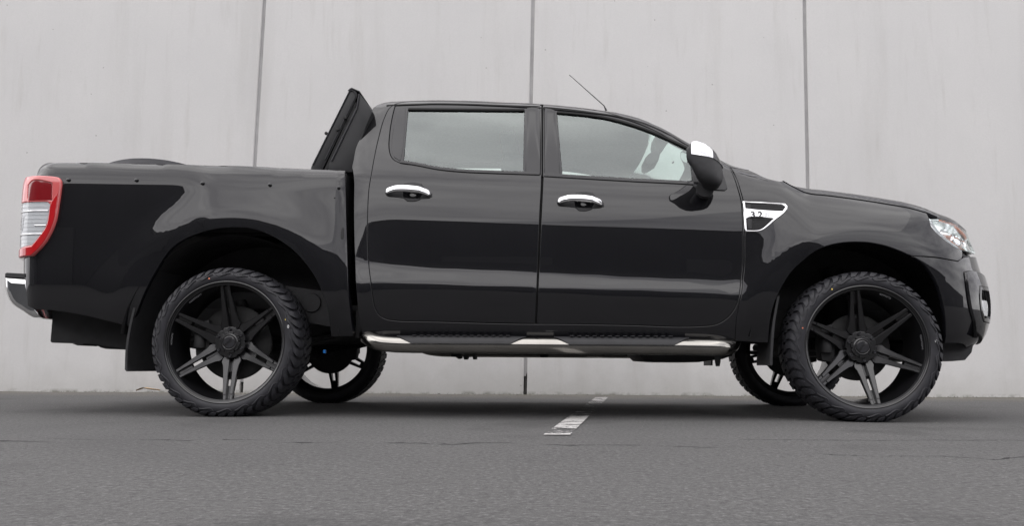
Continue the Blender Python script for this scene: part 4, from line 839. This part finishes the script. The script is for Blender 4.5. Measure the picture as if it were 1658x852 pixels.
# ---- wheels (outer rim lip plane at local y = 0, outward is -y)
RT,RR=.385,.311
def polar(r,a,y): return Vector((r*math.cos(a),y,r*math.sin(a)))
def make_wheel():
    w=MB().lathe([(.311,.006),(.3105,-.002),(.306,-.004),(.302,-.001),(.3005,.004),(.2965,.006),(.2945,.011),(.290,.012),(.288,.018),(.2865,.030),(.284,.05),(.279,.09),(.275,.16),(.274,.235),(.285,.245),(.305,.252),(.309,.250),(.309,.235),(.295,.10),(.300,.02)],120,closed=True).build('wheel',RIMM,truck,smooth=35,local=True)
    prof=[(.303,.006),(.309,-.001),(.315,-.006),(.325,-.0095),(.337,-.010),(.347,-.008),(.356,-.001),(.363,.009),(.368,.020),(.372,.034),(.3755,.06),(.376,.13),(.3755,.20),(.374,.226),(.371,.243),(.364,.256),(.350,.266),(.335,.268),(.320,.262),(.306,.250)]
    tyre=MB().lathe(prof,144).build('tyre',RUBBER,w,smooth=60,local=True)
    # tread lugs: per pitch one long shoulder lug with a hook on the sidewall, one short lug, and the inner rows
    def prof_at(t):   # outer profile from sidewall (t=0) over the shoulder to the crown
        P=[(.340,-.0095),(.350,-.0065),(.356,-.001),(.363,.009),(.368,.020),(.372,.034),(.3755,.055),(.376,.085)]
        k=min(6,int(t)); f=t-k; return (P[k][0]*(1-f)+P[k+1][0]*f,P[k][1]*(1-f)+P[k+1][1]*f)
    def lug(mb,stations):   # stations: (t, centre angle, half angle, height)
        top=[];base=[]
        for t,ca,ha,h in stations:
            r,y=prof_at(t); r2,y2=prof_at(min(t+.05,7)); tx,ty=r2-r,y2-y; l=math.hypot(tx,ty) or 1; nr,ny=-(-ty)/l,-tx/l
            for lst,hh in ((top,h),(base,-.002)):
                lst.append([polar(r+nr*hh,ca+q*ha,y+ny*hh) for q in (-1,-.33,.33,1)])
        rows=[]
        for a,b in zip(top,base): rows.append([b[0]]+a+[b[3]])
        b0=len(mb.v); mb.grid(rows); mb.f.append(tuple(b0+i for i in range(6))); mb.f.append(tuple(b0+(len(rows)-1)*6+i for i in reversed(range(6))))
    def inner_rows(mb,a0):
        for y0,y1,da,ha in ((.092,.128,.02,.045),(.134,.168,-.02,.048),(.174,.252,.015,.050)):
            vs=[]; 
            for y,rr in ((y0,.3785),(y1,.3785 if y1<.2 else .3705)):
                ya=min(y,.235) if y1>.2 else y
                for q in (-1,1):
                    a=a0+da+q*ha+(y-y0)*.5; vs+= [polar(.374,a,ya),polar((.3855 if ya<.22 else .381),a*1,ya)]
            mb.add(vs,[(1,3,7,5),(0,1,5,4),(3,2,6,7),(0,2,3,1),(5,7,6,4)])
    A=MB(); lug(A,[(.9,.055,.022,.002),(1.5,.045,.028,.0045),(2.2,.02,.036,.0085),(3.2,-.008,.043,.0115),(4.2,-.022,.046,.012),(5.2,-.02,.046,.0094),(6.1,-.012,.045,.009),(6.9,.0,.044,.0085)]); inner_rows(A,0)
    B=MB(); lug(B,[(1.7,.165,.030,.0035),(2.4,.146,.038,.0080),(3.2,.124,.044,.0112),(4.2,.112,.045,.012),(5.2,.114,.045,.0094),(6.1,.120,.044,.009),(6.9,.13,.043,.0085)]); inner_rows(B,.131)
    # S shaped rib on the sidewall
    H=MB(); path=[]
    for k in range(15):
        t=k/14; ang=-.055+.215*t; r=.349-.0135*(.5-.5*math.cos(math.pi*min(1,t*1.25)))+(.012*max(0,(t-.80)/.20)**1.4); yy=-.0088 if r>.345 else -.0100
        path.append(polar(r,ang,yy-.0002))
    H.tube(path,[.0016+.0028*math.sin(math.pi*min(1,.12+k/14*.9)) for k in range(15)],6)
    lugs=[]
    pitch=2*math.pi/24
    for proto,nm in ((A,'tread_lug'),(B,'tread_lug'),(H,'sidewall_rib')):
        o=proto.build(nm,RUBBER,w,smooth=38,local=True); lugs.append(o)
        for k in range(1,24):
            c=o.copy(); COL.objects.link(c); c.rotation_euler=(0,-k*pitch,0)
    # spokes
    def leg(mb,sgn):
        rl=[.066,.084,.097,.115,.15,.20,.235,.262,.2625,.293]
        oo=[.038,.0485,.0515,.0435,.0375,.0325,.0285,.0260,.0260,.0245]
        cc=[(o+.0088)/2 for o in oo]; ww=[(o-.0088)/2 for o in oo]
        yy=[.100,.096,.0905,.0835,.069,.0525,.038,.0275,.0325,.020]
        rows=[]
        for r,c,w_,y in zip(rl,cc,ww,yy):
            c*=sgn; dp=.040 if r<.2 else .030
            rows.append([(r,y+dp,c-w_*.8),(r,y+.012,c-w_*.97),(r,y+.0035,c-w_),(r,y,c-w_+.003),(r,y,c+w_-.003),(r,y+.0035,c+w_),(r,y+.012,c+w_*.97),(r,y+dp,c+w_*.8)])
        n=len(mb.v); mb.grid(rows,False,True); mb.f.append(tuple(n+i for i in range(8))); mb.f.append(tuple(n+(len(rows)-1)*8+i for i in reversed(range(8))))
    sp=MB(); leg(sp,1); leg(sp,-1)
    for r0,r1 in ((.07,.150),(.222,.289)):
        rows=[]
        for r in np.linspace(r0,r1,5):
            y=float(np.interp(r,[.066,.105,.16,.2,.235,.262,.293],[.122,.110,.090,.074,.060,.050,.038])); c=.012
            rows.append([(r,y,-c),(r,y,c),(r,y+.02,c),(r,y+.02,-c)])
        n=len(sp.v); sp.grid(rows,False,True); sp.f.append(tuple(n+i for i in range(4))); sp.f.append(tuple(n+16+i for i in reversed(range(4))))
    s0=sp.build('spoke',RIMM,w,smooth=32,local=True)
    spokes=[s0]
    for k in range(1,6):
        c=s0.copy(); COL.objects.link(c); c.rotation_euler=(0,-k*math.pi/3,0); spokes.append(c)
    # milled window between the legs
    # hub
    ang=lambda k,n:2*math.pi*k/n
    fl=[]; n=144
    for k in range(n):
        a=ang(k,n); r=.080-.0075*max(0,math.cos(6*(a-math.pi/6)))**10; fl.append((r*math.cos(a),r*math.sin(a)))
    mb=MB().prism(fl,.082,.150); mb.build('hub_plate',RIMM,w,smooth=30,bevel=.0015,local=True)
    n=120; gear=[]
    for k in range(n):
        a=ang(k,n); r=.0555-(.004 if (k%10) in (0,1) else 0)-.009*max(0,math.cos(6*(a-math.pi/6)))**16; gear.append((r*math.cos(a),r*math.sin(a)))
    cap=MB().prism(gear,.068,.09).lathe([(.0001,.0655),(.030,.0655),(.033,.067),(.035,.0645),(.040,.0640),(.043,.0665),(.0465,.069)],60).build('centre_cap',RIMM,w,smooth=30,bevel=.001,local=True)
    mb=MB()
    for sgn in (1,-1):
        pl=[(.027*math.cos(a),sgn*(.006+.021*math.sin(a))) for a in np.linspace(0,math.pi,18)]
        pl=[(x*math.cos(.12)-z*math.sin(.12),x*math.sin(.12)+z*math.cos(.12)) for x,z in pl]
        mb.prism(pl,.0625,.066)
    mb.build('cap_emblem',RIMG,w,smooth=30,local=True)
    nut=MB().lathe([(.0001,.072),(.0045,.072),(.0055,.070),(.0068,.070),(.0085,.074),(.0092,.09)],16,(.0685,0,0)); b0=nut.build('wheel_bolt',RIMG,w,smooth=30,local=True)
    for k in range(1,6):
        c=b0.copy(); COL.objects.link(c); c.rotation_euler=(0,-k*math.pi/3,0)
    b0.rotation_euler=(0,0,0)
    phase=[o for o in w.children if o.name.split('.')[0] in ('spoke','wheel_bolt','hub_plate','centre_cap')]
    MB().lathe([(.05,.150),(.165,.150),(.172,.155),(.172,.172),(.05,.172)],72,closed=True).build('brake_disc',DISC,w,smooth=40,local=True)
    MB().prism([(-.19,-.07),(-.20,.02),(-.185,.10),(-.13,.12),(-.12,.0),(-.13,-.08)],.115,.20).tube([(-.17,.11,-.03),(-.17,.11,.04)],.03,12).build('brake_caliper',DARK,w,bevel=.006,smooth=40,local=True)
    return w
TXT=mat('etched_rim_letters',(.22,.22,.23),.4)
wh=make_wheel()
def wheel_copy(src,loc,rz):
    c=src.copy(); COL.objects.link(c); c.location=loc; c.rotation_euler=(0,0,rz)
    for ch in list(src.children):
        if ch.name.split('.')[0] in ('sidewall_lettering','cap_emblem') and rz: continue
        d=ch.copy(); COL.objects.link(d); d.parent=c
    return c
def turn(w,deg):
    for o in w.children:
        if o.name.split('.')[0] in ('spoke','wheel_bolt','hub_plate','centre_cap','cap_emblem'): o.rotation_euler.y-=R(deg)
def place_wheel(w,x,y,k=1): w.matrix_parent_inverse=Matrix.Translation(-Vector(truck.location)); w.location=(x,y,.3745*k); w.scale=(k,k,k)
w2=wheel_copy(wh,(0,0,0),0); w3=wheel_copy(wh,(0,0,0),math.pi); w4=wheel_copy(wh,(0,0,0),math.pi)
place_wheel(wh,0,0,1.008); place_wheel(w2,3.22,0,.984); place_wheel(w3,.10,2*YC); place_wheel(w4,3.32,2*YC)
turn(wh,34); turn(w2,38); turn(w3,28); turn(w4,46)
for o in wh.children:
    if o.name.startswith('brake_disc'): o.scale=(1.12,1,1.12)
# rim lettering too small to read in the photograph: a row of fine raised strokes; paint dots differ on the two near wheels
def rim_marks(w,n,size,r,a_mid,y,m,name):
    rk=random.Random(n); mb=MB(); st_=size*.80/r
    for k in range(n):
        a=a_mid+(k-n/2)*st_
        for da,h0,h1 in ((-.28,0,1),(.22,rk.choice((0,.4)),1),(0,rk.choice((.0,.4,.85)),None)):
            if h1 is None: pts=[(a-.28*st_,h0),(a+.25*st_,h0),(a+.25*st_,h0+.16),(a-.28*st_,h0+.16)]
            else: pts=[(a+(da-.06)*st_,h0),(a+(da+.06)*st_,h0),(a+(da+.06)*st_,h1),(a+(da-.06)*st_,h1)]
            mb.add([polar(r+h*size*.8,t,y) for t,h in pts],[(0,1,2,3)])
    return mb.build(name,m,w,recalc=False,local=True)
def dot(w,r,a,m,name,rad=.0042):
    c=polar(r,a,-.0112); vs=[c+Vector((rad*math.cos(t),0,rad*math.sin(t))) for t in np.linspace(0,2*math.pi,13)[:-1]]
    link(name,MBm(vs,m),w,True)
def MBm(vs,m):
    me=bpy.data.meshes.new('dot'); n=len(vs); v2=[(x,y+.003,z) for x,y,z in vs]
    me.from_pydata([tuple(v) for v in vs]+v2,[],[tuple(range(n))]+[(i,(i+1)%n,(i+1)%n+n,i+n) for i in range(n)]); me.materials.append(m); return me
dot(wh,.333,R(105.5),ORG,'paint_dot'); dot(wh,.333,R(20),YEL,'paint_dot')
dot(w2,.333,R(120),YEL,'paint_dot'); dot(w2,.333,R(164),ORG,'paint_dot',.0036)
for w,a in ((wh,R(13.5)),(w2,R(5))):
    c=polar(.336,a,-.0115); vs=[c+Vector((.0045*math.cos(t),0,.0085*math.sin(t))) for t in np.linspace(0,2*math.pi,17)[:-1]]; link('inspection_sticker',MBm(vs,WHITEP),w,True)
    vs=[c+Vector((.002*math.cos(t),-.0004,.006*math.sin(t))) for t in np.linspace(0,2*math.pi,13)[:-1]]; link('sticker_print',MBm(vs,INK),w,True)
rim_marks(wh,9,.0105,.2755,R(128),.0205,TXT,'rim_lettering'); rim_marks(wh,7,.0105,.2755,R(178),.0205,TXT,'rim_lettering')
rim_marks(w2,7,.0105,.2755,R(68),.0205,TXT,'rim_lettering'); rim_marks(w2,9,.0105,.2755,R(6),.0205,TXT,'rim_lettering')
# ------------------------------------------------------------------ spare tyre lying in the tray
st=MB().lathe([(.20,-.09),(.22,-.105),(.28,-.112),(.33,-.105),(.36,-.09),(.370,-.066),(.362,-.062),(.362,-.056),(.374,-.05),(.375,-.014),(.366,-.010),(.366,-.004),(.376,0),(.375,.030),(.366,.034),(.366,.040),(.373,.05),(.36,.09),(.33,.105),(.28,.112),(.22,.105),(.20,.09)],96)
sp=st.build('tyre',RUBBER,None,smooth=40); sp.rotation_euler=(R(76),0,R(10)); sp.location=(-.66,.62,1.236)
tag(sp,'black tyre lying in the tray with its edge showing over the rail','tyre')
# ------------------------------------------------------------------ ground
def nodes(name):
    m=bpy.data.materials.new(name); m.use_nodes=True; nt=m.node_tree; p=nt.nodes['Principled BSDF']
    def N_(t,**k):
        n=nt.nodes.new(t)
        for a,b in k.items():
            if a.startswith('i_'): n.inputs[a[2:].replace('_',' ')].default_value=b
            else: setattr(n,a,b)
        return n
    return m,nt,p,N_,nt.links.new
def noise(N_,lk,vec,scale,detail=6,rough=.55):
    n=N_('ShaderNodeTexNoise'); n.inputs['Scale'].default_value=scale; n.inputs['Detail'].default_value=detail; n.inputs['Roughness'].default_value=rough; lk(vec,n.inputs['Vector']); return n.outputs['Fac']
def mrange(N_,lk,v,a,b,c,d,clamp=True):
    r=N_('ShaderNodeMapRange'); r.clamp=clamp
    for i,q in zip((1,2,3,4),(a,b,c,d)): r.inputs[i].default_value=q
    lk(v,r.inputs[0]); return r.outputs[0]
def math_(N_,lk,op,a,b=None):
    n=N_('ShaderNodeMath',operation=op)
    for i,v in enumerate((a,b)):
        if v is None: continue
        if isinstance(v,(int,float)): n.inputs[i].default_value=v
        else: lk(v,n.inputs[i])
    return n.outputs[0]
def mixc(N_,lk,f,a,b,bt='MIX'):
    n=N_('ShaderNodeMix',data_type='RGBA',blend_type=bt)
    for i,v in ((0,f),(6,a),(7,b)):
        if isinstance(v,(int,float)): n.inputs[i].default_value=v
        elif isinstance(v,tuple): n.inputs[i].default_value=(*v,1)
        else: lk(v,n.inputs[i])
    return n.outputs[2]
m,nt,p,N_,lk=nodes('worn_asphalt')
geo=N_('ShaderNodeNewGeometry'); pos=geo.outputs['Position']; sep=N_('ShaderNodeSeparateXYZ'); lk(pos,sep.inputs[0]); X_,Y_=sep.outputs[0],sep.outputs[1]
fine=noise(N_,lk,pos,260,3,.7); mid=noise(N_,lk,pos,40,5); big=noise(N_,lk,pos,1.3,6); huge=noise(N_,lk,pos,.35,4)
vor=N_('ShaderNodeTexVoronoi'); vor.inputs['Scale'].default_value=150; lk(pos,vor.inputs['Vector'])
base=mixc(N_,lk,mrange(N_,lk,fine,.3,.7,0,1),(.058,.057,.057),(.142,.140,.138))
base=mixc(N_,lk,mrange(N_,lk,big,.3,.7,0,.55),base,(.086,.085,.084))
base=mixc(N_,lk,mrange(N_,lk,mid,.52,.68,0,.5),base,(.045,.044,.046))
peb=noise(N_,lk,pos,75,3,.6); base=mixc(N_,lk,mrange(N_,lk,peb,.55,.68,0,.5),base,(.21,.207,.205)); base=mixc(N_,lk,mrange(N_,lk,peb,.45,.32,0,.55),base,(.035,.034,.035))
base=mixc(N_,lk,mrange(N_,lk,huge,.55,.7,0,.35),base,(.055,.054,.056))
stone=math_(N_,lk,'MULTIPLY',mrange(N_,lk,vor.outputs['Color'],.93,.97,0,1),mrange(N_,lk,vor.outputs['Distance'],.25,.4,1,0))
base=mixc(N_,lk,math_(N_,lk,'MULTIPLY',stone,.6),base,(.34,.33,.33))
# cracks: a few wandering lines running along the bay, each x range of its own
crack=None
for k,(y0,amp,x0,x1,wd) in enumerate([(-1.36,.10,.55,2.35,.014),(-1.44,.08,-1.2,.05,.030),(-1.62,.14,2.3,4.6,.008),(-1.05,.07,2.0,4.3,.009),(-1.30,.12,-.3,.75,.007)]):
    vadd=N_('ShaderNodeVectorMath',operation='ADD'); lk(pos,vadd.inputs[0]); vadd.inputs[1].default_value=(k*7.3,k*3.1,0)
    nn=noise(N_,lk,vadd.outputs[0],2.2,8,.62)
    off=math_(N_,lk,'MULTIPLY',math_(N_,lk,'SUBTRACT',nn,.5),amp*4)
    d=math_(N_,lk,'ABSOLUTE',math_(N_,lk,'SUBTRACT',math_(N_,lk,'SUBTRACT',Y_,y0),off))
    line=mrange(N_,lk,d,wd*.3,wd,1,0)
    rng=math_(N_,lk,'MULTIPLY',mrange(N_,lk,X_,x0,x0+.25,0,1),mrange(N_,lk,X_,x1-.25,x1,1,0))
    broken=mrange(N_,lk,noise(N_,lk,vadd.outputs[0],7,3),.38,.52,0,1)
    c=math_(N_,lk,'MULTIPLY',math_(N_,lk,'MULTIPLY',line,rng),broken)
    crack=c if crack is None else math_(N_,lk,'MAXIMUM',crack,c)
stain=mrange(N_,lk,noise(N_,lk,pos,.9,7,.65),.57,.66,0,.38); base=mixc(N_,lk,stain,base,(.040,.039,.039))
base=mixc(N_,lk,math_(N_,lk,'MULTIPLY',crack,.92),base,(.022,.021,.022))
# silt and moss washed up against the wall
silt=math_(N_,lk,'ADD',Y_,math_(N_,lk,'MULTIPLY',math_(N_,lk,'SUBTRACT',noise(N_,lk,pos,3.5,7),.5),1.6))
sf=mrange(N_,lk,silt,2.6,3.6,0,.6)
base=mixc(N_,lk,sf,base,(.17,.155,.13))
moss=math_(N_,lk,'MULTIPLY',mrange(N_,lk,Y_,3.45,3.72,0,1),mrange(N_,lk,noise(N_,lk,pos,14,5),.42,.6,0,.8)); base=mixc(N_,lk,moss,base,(.06,.065,.04))
chip=math_(N_,lk,'MULTIPLY',mrange(N_,lk,noise(N_,lk,pos,55,2),.71,.76,0,.8),mrange(N_,lk,Y_,.5,3,.0,1)); base=mixc(N_,lk,chip,base,(.42,.40,.37))
lk(base,p.inputs['Base Color']); p.inputs['Roughness'].default_value=.88; p.inputs['Specular IOR Level'].default_value=.35
h=math_(N_,lk,'SUBTRACT',math_(N_,lk,'ADD',math_(N_,lk,'MULTIPLY',fine,.6),math_(N_,lk,'MULTIPLY',mid,.4)),math_(N_,lk,'MULTIPLY',crack,2.0))
b=N_('ShaderNodeBump'); b.inputs['Strength'].default_value=1.0; b.inputs['Distance'].default_value=.006; lk(h,b.inputs['Height']); lk(b.outputs[0],p.inputs['Normal'])
ASPH=m
g=MB(); xs=[-120,-30,-8]+list(np.linspace(-5,9,57))+[12,30,120]; ys=[-150,-50,-20,-8]+list(np.linspace(-4.5,4.4,60))+[8,40]
rnd_=random.Random(3)
g.grid([[(x,y,0 if not(-4<y<4 and -4<x<8) else 0.0015*math.sin(3*x+2*y)+.001*math.sin(7*x-5*y)) for y in ys] for x in xs])
gr=g.build('ground',ASPH,None,smooth=60); tag(gr,kind='structure',label='grey worn asphalt yard with thin cracks')
# painted bay line, worn
m,nt,p,N_,lk=nodes('worn_line_paint')
geo=N_('ShaderNodeNewGeometry'); pos=geo.outputs['Position']; sep=N_('ShaderNodeSeparateXYZ'); lk(pos,sep.inputs[0])
n1=noise(N_,lk,pos,9,8,.7); n2=noise(N_,lk,pos,120,3,.7)
wear=math_(N_,lk,'ADD',math_(N_,lk,'MULTIPLY',n1,.75),math_(N_,lk,'MULTIPLY',n2,.35))
mid_=math_(N_,lk,'MULTIPLY',mrange(N_,lk,sep.outputs[1],.1,.5,0,1),mrange(N_,lk,sep.outputs[1],1.3,2.6,1,.35))
low_=mrange(N_,lk,sep.outputs[1],-.75,-.35,0.5,1)
edge=mrange(N_,lk,sep.outputs[1],-.93,-.965,0,.5)
keep=mrange(N_,lk,math_(N_,lk,'ADD',math_(N_,lk,'SUBTRACT',math_(N_,lk,'SUBTRACT',wear,math_(N_,lk,'MULTIPLY',mid_,.13)),math_(N_,lk,'MULTIPLY',math_(N_,lk,'SUBTRACT',1.0,low_),.20)),edge),.47,.52,0,1)
colr=mixc(N_,lk,mrange(N_,lk,n2,.35,.65,0,1),(.36,.35,.345),(.56,.55,.535))
lk(colr,p.inputs['Base Color']); p.inputs['Roughness'].default_value=.75
tr=N_('ShaderNodeBsdfTransparent'); ms=N_('ShaderNodeMixShader'); lk(keep,ms.inputs[0]); lk(tr.outputs[0],ms.inputs[1]); lk(p.outputs[0],ms.inputs[2]); lk(ms.outputs[0],nt.nodes['Material Output'].inputs[0])
ln=MB(); A0,A1=Vector((1.626,-.977,.004)),Vector((1.728,-.967,.004)); B0,B1=Vector((2.063,3.114,.004)),Vector((2.169,3.134,.004))
ln.grid([[A0.lerp(B0,t),A1.lerp(B1,t)] for t in np.linspace(0,1,30)]); l_=ln.build('painted_bay_line',m,None,recalc=False); tag(l_,kind='structure',label='worn white parking bay line running under the truck')
# ------------------------------------------------------------------ concrete wall of tilt slabs
m,nt,p,N_,lk=nodes('precast_concrete')
oi=N_('ShaderNodeObjectInfo'); tcx=N_('ShaderNodeNewGeometry'); pos=tcx.outputs['Position']
sepp=N_('ShaderNodeSeparateXYZ'); lk(pos,sepp.inputs[0])
mp_=N_('ShaderNodeMapping'); mp_.inputs['Scale'].default_value=(1.0,1,.10); lk(pos,mp_.inputs[0]); vs_=mp_.outputs[0]
streak=noise(N_,lk,vs_,2.6,7,.6); streak2=noise(N_,lk,vs_,11,5,.6); cloud=noise(N_,lk,pos,1.1,6,.6); grain=noise(N_,lk,pos,70,4,.6)
base=mixc(N_,lk,mrange(N_,lk,cloud,.3,.7,0,1),(.565,.56,.555),(.605,.598,.589))
base=mixc(N_,lk,mrange(N_,lk,streak,.52,.72,0,.30),base,(.42,.41,.39))
base=mixc(N_,lk,mrange(N_,lk,streak,.46,.30,0,.30),base,(.61,.605,.60))
base=mixc(N_,lk,mrange(N_,lk,streak2,.58,.78,0,.30),base,(.40,.385,.36))
base=mixc(N_,lk,mrange(N_,lk,grain,.3,.7,0,.12),base,(.33,.33,.33))
pan=N_('ShaderNodeMix',data_type='RGBA',blend_type='MULTIPLY'); pan.inputs[0].default_value=1; lk(base,pan.inputs[6]); lk(mrange(N_,lk,oi.outputs['Random'],0,1,.96,1.03),pan.inputs[7]); base=pan.outputs[2]
vor=N_('ShaderNodeTexVoronoi'); vor.inputs['Scale'].default_value=5.5; lk(pos,vor.inputs['Vector'])
hole=math_(N_,lk,'MULTIPLY',mrange(N_,lk,vor.outputs['Distance'],.030,.045,1,0),mrange(N_,lk,vor.outputs['Color'],.45,.5,0,1))
base=mixc(N_,lk,math_(N_,lk,'MULTIPLY',hole,.6),base,(.20,.19,.18))
# darker, browner tone low down and a faint lift line
z_=sepp.outputs[2]; gr_=math_(N_,lk,'ADD',z_,math_(N_,lk,'MULTIPLY',math_(N_,lk,'SUBTRACT',noise(N_,lk,pos,6,6),.5),.5))
base=mixc(N_,lk,mrange(N_,lk,gr_,.30,-.05,0,.30),base,(.31,.30,.275))
mossy=math_(N_,lk,'MULTIPLY',mrange(N_,lk,z_,.035,.0,0,1),mrange(N_,lk,noise(N_,lk,pos,9,8,.7),.47,.62,0,.7)); base=mixc(N_,lk,mossy,base,(.09,.095,.06))
lk(base,p.inputs['Base Color']); p.inputs['Roughness'].default_value=.85; p.inputs['Specular IOR Level'].default_value=.3
b=N_('ShaderNodeBump'); b.inputs['Strength'].default_value=.35; b.inputs['Distance'].default_value=.004; lk(math_(N_,lk,'SUBTRACT',math_(N_,lk,'ADD',math_(N_,lk,'MULTIPLY',grain,.5),math_(N_,lk,'MULTIPLY',cloud,.8)),hole),b.inputs['Height']); lk(b.outputs[0],p.inputs['Normal'])
CONC=m
SEALANT=mat('joint_sealant',(.36,.355,.355),.7,noise=(5,.85,1.15)); GAPD=mat('joint_dark_gap',(.05,.048,.045),.9)
wall=bpy.data.objects.new('concrete_wall',None); COL.objects.link(wall); wall.location=(1.5,3.75,0)
tag(wall,'tall pale grey precast concrete slab wall standing behind the truck','wall')
LEAN=.0170; WY=lambda x:3.7457+.02761*(x-1.506)
joints=[-9.12,-6.464,-3.804,-1.1485-.002,1.506,4.167,6.83,9.49,12.15]
HT=7.2
def wp(x,z,d): return (x+LEAN*z,WY(x)+d,z)
# joints were measured about 3.85 m up; bring them to ground level
J=[j-LEAN*3.85 for j in joints]; gapw=.016; ch=.008
for a,bb in zip(J[:-1],J[1:]):
    x0,x1=a+gapw,bb-gapw
    mb=MB(); sec=[(x0,.16),(x0,ch),(x0+ch,0),(x1-ch,0),(x1,ch),(x1,.16)]
    zs=[-.05,.5,1.5,3,5,HT]; mb.grid([[wp(x,z,d) for x,d in sec] for z in zs]); 
    mb.add([wp(x,HT,d) for x,d in sec],[tuple(range(6))])
    mb.build('wall_panel',CONC,wall,smooth=20)
for k,j in enumerate(J):
    z0=.10 if k!=4 else .17
    mb=MB(); mb.grid([[wp(x,z,d) for x,d in ((j-gapw-.004,.016),(j-.006,.020),(j+.006,.020),(j+gapw+.004,.016))] for z in np.linspace(z0,HT,14)]); mb.build('joint_sealant',SEALANT,wall,smooth=50)
    mb=MB(); mb.grid([[wp(x,z,.07) for x in (j-gapw-.004,j+gapw+.004)] for z in (-.05,HT)]); mb.build('joint_gap',GAPD,wall)
# torn backing foam at the foot of the middle joint
mb=MB(); j=J[4]; mb.tube([wp(j-.004,.0,.03),wp(j+.006,.05,.025),wp(j-.002,.10,.03),wp(j+.008,.16,.02),wp(j+.014,.20,.012)],[.018,.015,.013,.008,.002],8); mb.build('joint_foam',GAPD,wall,smooth=50)
# grit washed along the wall foot and scattered over the yard
rg=random.Random(11); mb=MB()
for k in range(900):
    if k<520: x=rg.uniform(-3.2,6.2); y=WY(x)-.01-abs(rg.gauss(0,.16)); r_=rg.uniform(.003,.010)
    else: x=rg.uniform(-2.5,5.5); y=rg.uniform(-.9,3.4); r_=rg.uniform(.0015,.004)
    a0=rg.uniform(0,6.3); vs=[Vector((x+r_*rg.uniform(.7,1.2)*math.cos(a0+t*1.2566),y+r_*rg.uniform(.7,1.2)*math.sin(a0+t*1.2566),.001)) for t in range(5)]+[Vector((x,y,.002+r_*rg.uniform(.5,1.0)))]
    mb.add(vs,[(i,(i+1)%5,5) for i in range(5)])
gt=mb.build('grit',mat('loose_grit',(.20,.19,.175),.9,noise=(9,.35,1.5)),None); tag(gt,kind='stuff',label='loose grit scattered along the wall foot and over the asphalt')
# dry leaf at the wall foot
c=Vector((-2.05,3.56,.0)); mb=MB(); rows=[]
for i in range(9):
    t=i/8; w_=.035*math.sin(math.pi*min(1,.08+t*.92))**.8
    rows.append([c+Vector((-.11+.22*t+.01*math.sin(9*t),q*w_,.012+.022*math.sin(math.pi*t)+.012*q*q+.006*math.sin(7*t))) for q in (-1,-.4,.4,1)])
mb.grid(rows); LEAFM=mat('dry_leaf',(.46,.33,.20),.8,noise=(40,.6,1.2)); lf=mb.build('dry_leaf',LEAFM,None,smooth=60); tag(lf,'curled tan dry leaf lying at the foot of the wall','leaf')
# ------------------------------------------------------------------ what stands across the yard and shows in the paint
CLAD=mat('dark_sheet_cladding',(.035,.037,.042),.75,noise=(.6,.8,1.2)); CLAD2=mat('grey_sheet_cladding',(.075,.08,.088),.8,noise=(.6,.85,1.15)); ROOFM=mat('roof_sheet',(.055,.057,.06),.6)
def shed(name,x0,x1,y0,y1,h,m,label):
    root=bpy.data.objects.new(name,None); COL.objects.link(root); root.location=((x0+x1)/2,y1,0); tag(root,label,'building')
    mb=MB(); n=max(4,int((x1-x0)/.6)); row=[]
    for i in range(n+1):
        x=x0+(x1-x0)*i/n; row+= [(x,y1-.03*(i%2))]
    mb.grid([[(x,y,z) for x,y in row] for z in (0,h)]); mb.box(((x0+x1)/2,(y0+y1)/2-.05,h/2),(x1-x0,abs(y1-y0)-.2,h-.02))
    mb.build('wall',m,root); 
    mb=MB(); mb.prism([(x0-.3,h),(x1+.3,h),(x1+.3,h+.18),(x0-.3,h+.18)],y0-.2,y1+.25); mb.build('roof',ROOFM,root,bevel=.02,smooth=30)
    for k in range(max(1,int((x1-x0)/7))):
        x=x0+3+k*7
        if x+3<x1: MB().box((x+1.2,y1+.02,1.7),(3.2,.08,3.4)).build('roller_door',ROOFM,root,bevel=.02,smooth=30)
    return root
shed('warehouse',-18,26,-32,-20,7.0,CLAD,'long dark warehouse across the yard, mirrored in the truck doors')
shed('warehouse',-52,-20,-30,-15,9.0,CLAD2,'taller grey warehouse across the yard, mirrored in the tray side')
shed('warehouse',28,60,-34,-22,6.5,CLAD,'low dark warehouse across the yard, mirrored in the front bumper')
